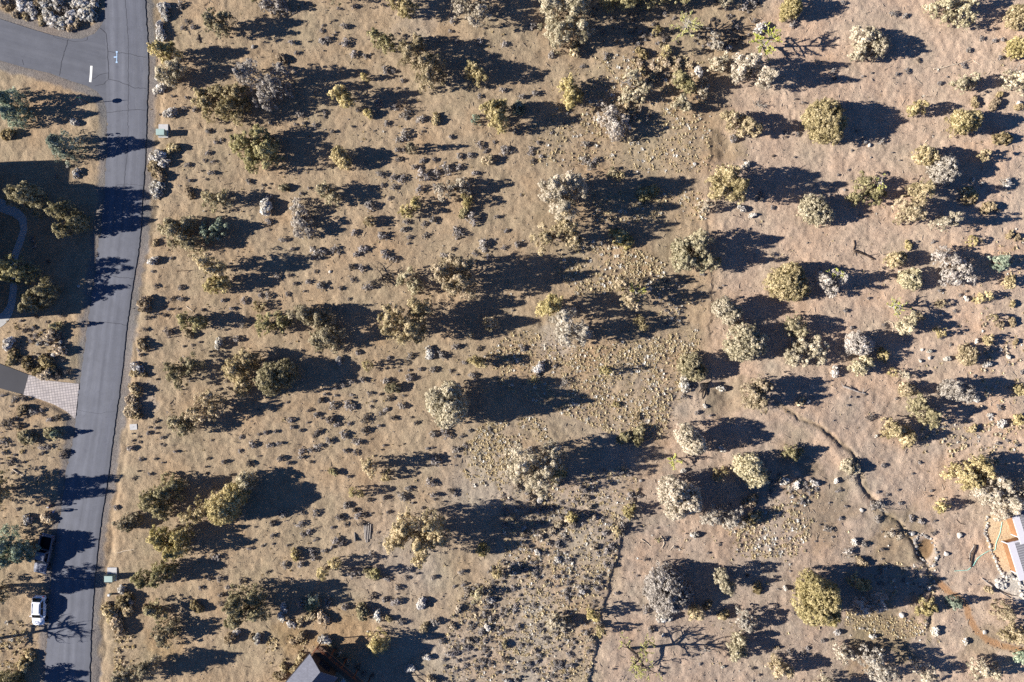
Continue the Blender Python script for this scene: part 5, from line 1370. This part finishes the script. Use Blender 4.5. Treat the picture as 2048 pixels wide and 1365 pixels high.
def utility():
    green = plain('utility_green', lin(156, 176, 168), .06, 3, .45, 0, .4); con = plain('pad_concrete', lin(186, 184, 182), .08, 3)
    dark = plain('utility_seam', lin(84, 104, 96), .05, 5)
    for px, py, nm in ((328.5, 263.5, 'upper'), (225.5, 1148, 'lower')):
        z = hz(px, py); e = empty('utility_box', (wx(px), wy(py), z))
        m = MB(); m.box((0, 0, .03), (1.42, 2.0, .22)); m.build('pad', con, e)
        m = MB(); m.box((-.02, -.42, .66), (1.2, .86, 1.04), 0, .97); m.build('cabinet', green, e)
        m = MB(); m.box((-.02, -.42, 1.2), (1.26, .92, .05), 0, .96); m.build('lid', green, e)
        m = MB(); m.box((-.02, .02, .62), (1.0, .03, .85)); m.build('door', dark, e)
        m = MB(); m.box((.3, .045, .66), (.05, .05, .18)); m.build('handle', MATS.get('chrome') or con, e)
        tag(e, f'{nm} green utility box on a pale concrete pad beside the road', 'utility box', 'green utility boxes by the road')
    e = empty('utility_pedestal', (wx(222), wy(1188), hz(222, 1188)))
    m = MB(); m.box((0, 0, .3), (.30, .30, .66)); m.build('post', green, e); m = MB(); m.box((0, 0, .65), (.36, .36, .09), 0, .85); m.build('cap', plain('white_cap', lin(216, 216, 214), .04, 5), e)
    tag(e, 'small white topped utility pedestal just below a green utility box', 'pedestal')
    e = empty('vault_lid', (wx(268.5), wy(854), hz(268.5, 854)))
    m = MB(); m.box((0, 0, .0), (1.08, .86, .16), math.radians(4)); m.build('slab', con, e); m = MB(); m.box((0, 0, .095), (.16, .05, .03), math.radians(4)); m.build('handle', dark, e)
    tag(e, 'flat pale concrete vault lid in the verge', 'vault lid')
    e = empty('street_sign', (wx(177), wy(206.5), hz(177, 206.5)))
    m = MB(); m.tube([(0, 0, -.3), (0, 0, 2.5)], .045, 8); m.build('post', plain('sign_post', lin(112, 92, 72), .1, 8), e)
    m = MB(); m.tube([(-.05, .0, 2.05), (-.085, .0, 2.05)], .38, 8); o = m.build('sign_plate', plain('sign_back', lin(128, 130, 132), .05, 5, .4), e); m = MB(); m.tube([(-.088, 0, 2.05), (-.091, 0, 2.05)], .36, 8); m.build('sign_face', plain('sign_red', lin(150, 30, 30), .05, 5, .4), o)
    m = MB(); m.box((0, 0, 2.55), (.75, .03, .18)); m.build('name_blade', plain('sign_green', lin(34, 84, 60), .05, 5, .4), e)
    tag(e, 'octagonal stop sign on a post in the tree shadow at the junction', 'sign')


# ------------------------------------------------------------------ houses
def poly3(mb, top, thick):
    """slab under a planar polygon of 3-D points"""
    top = np.asarray(top, float); n = len(top); bot = top - [0, 0, thick]
    mb.add(np.concatenate([top, bot]), [(i, i + n, (i + 1) % n + n, (i + 1) % n) for i in range(n)] + ([(0, 1, 2, 3), (7, 6, 5, 4)] if n == 4 else []), [] if n == 4 else [(0, 1, 2), (5, 4, 3)])


def boards(name, col, dirv, w=.2):
    if name in MATS: return MATS[name]
    t = NT(name); mp = t.n('ShaderNodeMapping'); mp.inputs['Rotation'].default_value[2] = dirv
    t.l(t.coord(), mp.inputs['Vector']); sx = t.n('ShaderNodeSeparateXYZ'); t.l(mp.outputs[0], sx.inputs[0])
    m = t.n('ShaderNodeMath', operation='MULTIPLY'); t.l(sx.outputs[0], m.inputs[0]); m.inputs[1].default_value = 1 / w
    f = t.n('ShaderNodeMath', operation='FRACT'); t.l(m.outputs[0], f.inputs[0])
    gap = t.ramp(f.outputs[0], [(0.0, g(.45)), (0.1, g(1.0)), (0.9, g(1.0)), (1.0, g(.6))])
    c = t.mix(1.0, tuple(col[:3]) + (1,), gap, 'MULTIPLY'); c = t.mix(1.0, c, t.ramp(t.noise(2.5, 5), [(0.3, g(.8)), (0.7, g(1.2))]), 'MULTIPLY'); t.color(c)
    MATS[name] = t.m; return t.m


def shingles(name, col):
    t = NT(name); br = t.n('ShaderNodeTexBrick'); t.l(t.coord(), br.inputs['Vector']); br.inputs['Scale'].default_value = 1; br.inputs['Brick Width'].default_value = .33; br.inputs['Row Height'].default_value = .14; br.inputs['Mortar Size'].default_value = .008
    br.inputs['Color1'].default_value = tuple(v * .9 for v in col[:3]) + (1,); br.inputs['Color2'].default_value = tuple(v * 1.1 for v in col[:3]) + (1,); br.inputs['Mortar'].default_value = tuple(v * .75 for v in col[:3]) + (1,)
    t.color(t.mix(1.0, br.outputs['Color'], t.ramp(t.noise(1.5, 6), [(0.3, g(.9)), (0.7, g(1.1))]), 'MULTIPLY')); return t.m


def houses():
    # ---- wooden house at the edge of the sandy yard
    e = empty('wooden_house', W(2004, 1083) [:2] + (0,))
    A = np.array(W(2004, 1083)); u = np.array([.296, -.955, 0]); v = np.array([.955, .296, 0])
    def L(a, b, z): return tuple(u * a + v * b + [0, 0, z])
    wood = boards('cedar_siding', lin(178, 132, 94), 0, 50); whitem = plain('white_fascia', lin(190, 187, 192), .04, 3, .5); ridge = plain('metal_roof', lin(118, 116, 120), .08, 1.0, .5, 0, .3)
    def block(name, a0, a1, b0, b1, h, rise, ov=.6):
        m = MB(); pts = [L(a0, b0, 0)[:2], L(a1, b0, 0)[:2], L(a1, b1, 0)[:2], L(a0, b1, 0)[:2]]
        m.prism(pts, -.4, h - .02); m.build('wall', wood, e)
        for a in (a0 - .02, a1 + .02):       # corner boards
            m = MB(); p = L(a, b0 - .03, h / 2 - .2); m.box(p, (.14, .14, h + .2), math.atan2(u[1], u[0])); m.build('corner_board', whitem, e)
        m = MB(); q = [L(a0 - ov, b0 - ov, h), L(a1 + ov, b0 - ov, h), L(a1 + ov, b1, h + rise), L(a0 - ov, b1, h + rise)]
        poly3(m, q, .14); r = m.build('roof', ridge, e)
        m = MB(); s = rise / (b1 - b0 + ov)
        q = [L(a0 - ov - .03, b0 - ov - .05, h + .03), L(a1 + ov + .03, b0 - ov - .05, h + .03), L(a1 + ov + .03, b0 + .28, h + .03 + .33 * 1 + s * .0), L(a0 - ov - .03, b0 + .28, h + .03)]
        q = [np.array(p) for p in q]
        for i in (2, 3): q[i][2] = h + .03 + s * (.28 + ov + .05)
        poly3(m, q, .2); m.build('eave_flashing', whitem, r)
        for a in (a0 - ov, a1 + ov):
            m = MB(); d = .14 if a < a0 else -.14
            q = [L(a, b0 + .28, h + .025 + s * (.28 + ov)), L(a + d * 1.4, b0 + .28, h + .025 + s * (.28 + ov)), L(a + d * 1.4, b1, h + .025 + rise), L(a, b1, h + .025 + rise)]
            if d < 0: q = q[::-1]
            poly3(m, q, .2); m.build('rake_flashing', whitem, r)
        k = 0
        m = MB()
        a = a0 - ov + .32
        while a < a1 + ov - .2:
            m.tube([L(a, b0 + .32, h + .03 + s * (.32 + ov)), L(a, b1, h + .03 + rise)], .045, 4); a += .36
        m.build('standing_seam', plain('seam_metal', lin(160, 158, 162), .05, 3, .5), r)
        return r
    r = block('main', 0, 4.6, 0, 11, 2.7, 1.1); block('upper', -5.4, -.62, 1.66, 11, 2.95, 1.0)
    m = MB(); m.box(L(1.3, 3.2, 3.35), (.5, .5, .5), .3); m.build('roof_vent', plain('dark_vent', lin(70, 68, 70), .05, 5), r)
    m = MB(); m.tube([L(2.8, 2.2, 3.0), L(2.8, 2.2, 3.6)], .09, 10); m.build('vent_pipe', whitem, r)
    tag(e, 'wooden house with orange siding and a grey standing seam metal roof', 'house')
    # ---- dark roofed house with a deck
    ze, zr, zd = 5.0, 7.2, 2.7
    Le, Re, Rg = (np.array(W(619.5, 1308.5, ze)), np.array(W(676, 1356, ze)), np.array(W(642, 1345, zr)))
    ex = Re - Le; wid = np.linalg.norm(ex); ex /= wid; fx = np.array([ex[1], -ex[0], 0])      # fx runs back from the gable
    mid = (Le + Re) / 2; e = empty('dark_roofed_house', (mid[0], mid[1], 0)); o0 = np.array([mid[0], mid[1], 0])
    def P(a, b, z): return tuple(ex * a + fx * b + [0, 0, z])
    hw = wid / 2; rg_ = shingles('roof_shingles', lin(100, 101, 110)); wallm = boards('brown_siding', lin(92, 72, 58), 0, 60); dk = boards('deck_boards', lin(104, 84, 70), math.atan2(ex[1], ex[0]), .16); rail = plain('railing_wood', lin(120, 74, 50), .15, 6)
    m = MB(); pts = [P(-hw + .5, .5, 0)[:2], P(hw - .5, .5, 0)[:2], P(hw - .5, 15, 0)[:2], P(-hw + .5, 15, 0)[:2]]
    m.prism(pts[::-1], -.5, ze - .05)
    gz = ze - .05; top = zr - .25
    for b in (.5, 15):
        pass
    m.add([P(-hw + .5, .5, gz), P(hw - .5, .5, gz), P(0, .5, top), P(-hw + .5, 15, gz), P(hw - .5, 15, gz), P(0, 15, top)], [(0, 3, 5, 2), (1, 2, 5, 4)], [(0, 2, 1), (3, 4, 5)])
    m.build('wall', wallm, e)
    for s in (-1, 1):
        m = MB(); q = [P(s * hw, 0, ze), P(s * hw, 15.5, ze), P(s * .01, 15.5, zr), P(s * .01, 0, zr)]
        poly3(m, q if s > 0 else q[::-1], .16); m.build('roof', rg_, e)
        m = MB(); m.tube([P(s * (hw + .06), -.02, ze - .10), P(s * (hw + .06), 15.5, ze - .10)], .07, 6); m.build('gutter', plain('gutter_dark', lin(60, 54, 52), .05, 5), e)
    m = MB(); m.box(P(.2, .47, ze - 1.2), (1.8, .06, 1.4), math.atan2(ex[1], ex[0])); m.build('window', plain('window_glass', lin(30, 36, 44), .1, 3, .1, 0, .5), e)
    # deck
    dl = np.array(W(637, 1290, zd)) - o0; a0 = float(dl @ ex); b0 = float(dl @ fx)
    m = MB(); pts = [P(a0, b0, 0)[:2], P(a0 + 17, b0, 0)[:2], P(a0 + 17, .44, 0)[:2], P(a0, .44, 0)[:2]]
    m.prism(pts[::-1], zd - .2, zd); d = m.build('deck', dk, e)
    for k in range(8):
        m = MB(); p = P(a0 + .15 + k * 2.3, b0 + .12, 0); m.box((p[0], p[1], zd / 2 + .3), (.14, .14, zd + 1.4)); m.build('post', rail, d)
    for zz in (.55, 1.0):
        m = MB(); m.tube([P(a0, b0 + .12, zd + zz), P(a0 + 17, b0 + .12, zd + zz)], .05, 4); m.tube([P(a0 + .1, b0 + .12, zd + zz), P(a0 + .1, .4, zd + zz)], .05, 4); m.build('railing', rail, d)
    tag(e, 'dark shingled gable roofed house with a raised brown deck at the bottom edge', 'house')
    # chair on the deck
    c = o0 + np.array(P(a0 + 6.2, b0 + 1.6, zd)); ch = empty('deck_chair', tuple(c), .6); cm = plain('chair_grey', lin(150, 156, 158), .06, 6)
    m = MB(); m.box((0, 0, .4), (.55, .55, .08)); m.build('seat', cm, ch); m = MB(); m.box((0, .3, .7), (.55, .07, .65)); m.build('backrest', cm, ch)
    for x in (-.24, .24):
        for y in (-.24, .26): m = MB(); m.box((x, y, .18), (.06, .06, .36)); m.build('leg', cm, ch)
    tag(ch, 'grey chair on the shaded deck of the dark roofed house', 'chair')
    # ---- neighbour's house whose shadow falls over the yard
    e = empty('neighbour_house', (wx(-15), wy(470), 0)); wm = plain('beige_siding', lin(150, 134, 112), .06, 3)
    for y0, y1, h in ((334, 384, 5.5), (384.5, 566, 7.2), (566.5, 640, 6.3)):
        ya, yb = wy(y1) - wy(470), wy(y0) - wy(470)
        m = MB(); m.prism([(-9, ya), (0, ya), (0, yb), (-9, yb)], -.4, h - .3); m.build('wall', wm, e)
        m = MB(); m.add([(-9.4, ya - .0, h - .3), (.4, ya, h - .3), (.4, yb, h - .3), (-9.4, yb, h - .3), (-4.5, ya, h + 1.2), (-4.5, yb, h + 1.2)], [(0, 4, 5, 3), (1, 2, 5, 4), (0, 3, 2, 1)], [(0, 1, 4), (2, 3, 5)]); m.build('roof', rg_, e)
    tag(e, 'tall beige house past the curved footpath, its shadow over the yard', 'house')


def dead_things():
    dead_tree(1262, 1306, 6.4, 3.0, 11, 'bare spreading tree with lime twigs and a branchy shadow at the bottom', .8, 'dark', 3, 11, thick=.26)
    dead_tree(1370, 62, 4.6, 2.6, 12, 'star-shaped lime twigged tree in deep shadow near the top', .55, 'grey', 3, 22, thick=.16, star=True)
    dead_tree(1520, 88, 5.0, 2.9, 13, 'brightest lime twigged tree above a tan juniper near the top', .9, 'grey', 3, 24, thick=.16, star=True)
    dead_tree(1268, 576, 4.6, 2.0, 14, 'lime tipped thin tree among straw grass in the centre', .6, 'grey', 3, 18, thick=.15, star=True)
    dead_tree(1788, 612, 4.2, 1.9, 15, 'pale star-shaped dead tree with lime tips on bare soil', .25, 'grey', 3, 18, thick=.16, star=True)
    dead_tree(-22, 1288, 7.0, 2.8, 16, 'bare dead tree beside the road at the lower edge, long branchy shadow', 0, 'dark', 3, 15, thick=.26)
    dead_tree(766, 549, 1.5, 2.1, 17, 'fallen dead juniper with black twisted boughs beside a pale thin one', 0, 'dark', 3, 9, thick=.22)
    dead_tree(1344, 918, 2.2, 1.7, 18, 'low dead tree with faint lime twigs at the edge of cleared soil', .4, 'grey', 2, 12, thick=.1, star=True)
    dead_tree(1668, 560, 4.4, 1.6, 19, 'bare pale branches sticking out of the thin grey juniper', .1, 'grey', 3, 9, thick=.14)
    dead_tree(1746, 372, 4.0, 1.6, 20, 'dead boughs rising through the ragged olive juniper', .12, 'grey', 3, 8, thick=.15)
    dead_tree(1270, 180, 3.4, 1.7, 21, 'white dead boughs in the middle of a thin tan juniper', 0, 'grey', 3, 9, thick=.13)
    dead_tree(1130, 762, .9, 1.3, 22, 'heap of silver dead branches in the grass', 0, 'grey', 3, 9, 'dead_branches', .1)
    dead_tree(804, 212, 1.1, 1.6, 23, 'brown dead branches beside grey sagebrush in the upper lot', 0, 'brown', 3, 8, 'dead_branches', .12)
    dead_tree(2010, 366, 1.4, 1.5, 24, 'silver dead bush by the edge of the upper slope', 0, 'grey', 3, 8, 'dead_branches', .1)
    dead_tree(1515, 208, .8, 1.3, 25, 'silver dead branches curled on the soil below a tan juniper', 0, 'grey', 3, 8, 'dead_branches', .1)
    dead_tree(1409, 1300, 1.1, 1.1, 26, 'white dead branch near the tip of the branchy shadow', 0, 'grey', 2, 7, 'dead_branches', .1)
    dead_tree(2022, 148, 1.6, 2.0, 27, 'silver dead boughs behind a pale juniper', 0, 'grey', 3, 8, 'dead_branches', .13)
    dead_tree(1700, 950, .7, 1.2, 28, 'grey dead brush along the gully rim', 0, 'grey', 3, 8, 'dead_branches', .08)
    dead_tree(1755, 1012, .8, 1.6, 29, 'grey dead brush lying across the gully', 0, 'grey', 3, 8, 'dead_branches', .09)


def light_and_camera():
    w = bpy.data.worlds.new('World'); SC.world = w; w.use_nodes = True
    nt = w.node_tree; bg = nt.nodes['Background']; sky = nt.nodes.new('ShaderNodeTexSky'); sky.sky_type = 'NISHITA'; sky.sun_disc = False
    sky.sun_elevation = EL; sky.sun_rotation = math.radians(270 - 4); sky.altitude = 1200; sky.air_density = 0.6; sky.dust_density = 0.0; sky.ozone_density = 9.0
    nt.links.new(sky.outputs[0], bg.inputs[0]); bg.inputs[1].default_value = 0.065
    L = bpy.data.lights.new('sun', 'SUN'); L.energy = 5.0; L.angle = math.radians(0.53); L.color = (1.0, 0.95, 0.885)
    o = bpy.data.objects.new('sun', L); COL.objects.link(o)
    d = Vector((math.cos(EL) * math.cos(AZ), math.cos(EL) * math.sin(AZ), -math.sin(EL))); o.rotation_euler = d.to_track_quat('-Z', 'Y').to_euler(); o.location = (-60, 0, 60)
    c = bpy.data.cameras.new('camera'); c.lens = 28; c.sensor_width = 36; c.clip_end = 3000; c.clip_start = 1
    o = bpy.data.objects.new('camera', c); COL.objects.link(o); o.location = (0, 0, H); SC.camera = o
    SC.view_settings.view_transform = 'Standard'; SC.view_settings.look = 'None'; SC.view_settings.gamma = 1.0; SC.view_settings.exposure = 1.15
    SC.render.engine = 'CYCLES'; SC.cycles.use_denoising = False; SC.cycles.max_bounces = 5; SC.cycles.diffuse_bounces = 2; SC.cycles.use_adaptive_sampling = True; SC.cycles.adaptive_threshold = 0.01


terrain()
roads()
trees()
dead_things()
shrubs()
cars()
people()
rocks()
debris()
utility()
houses()
finish_labels()
light_and_camera()
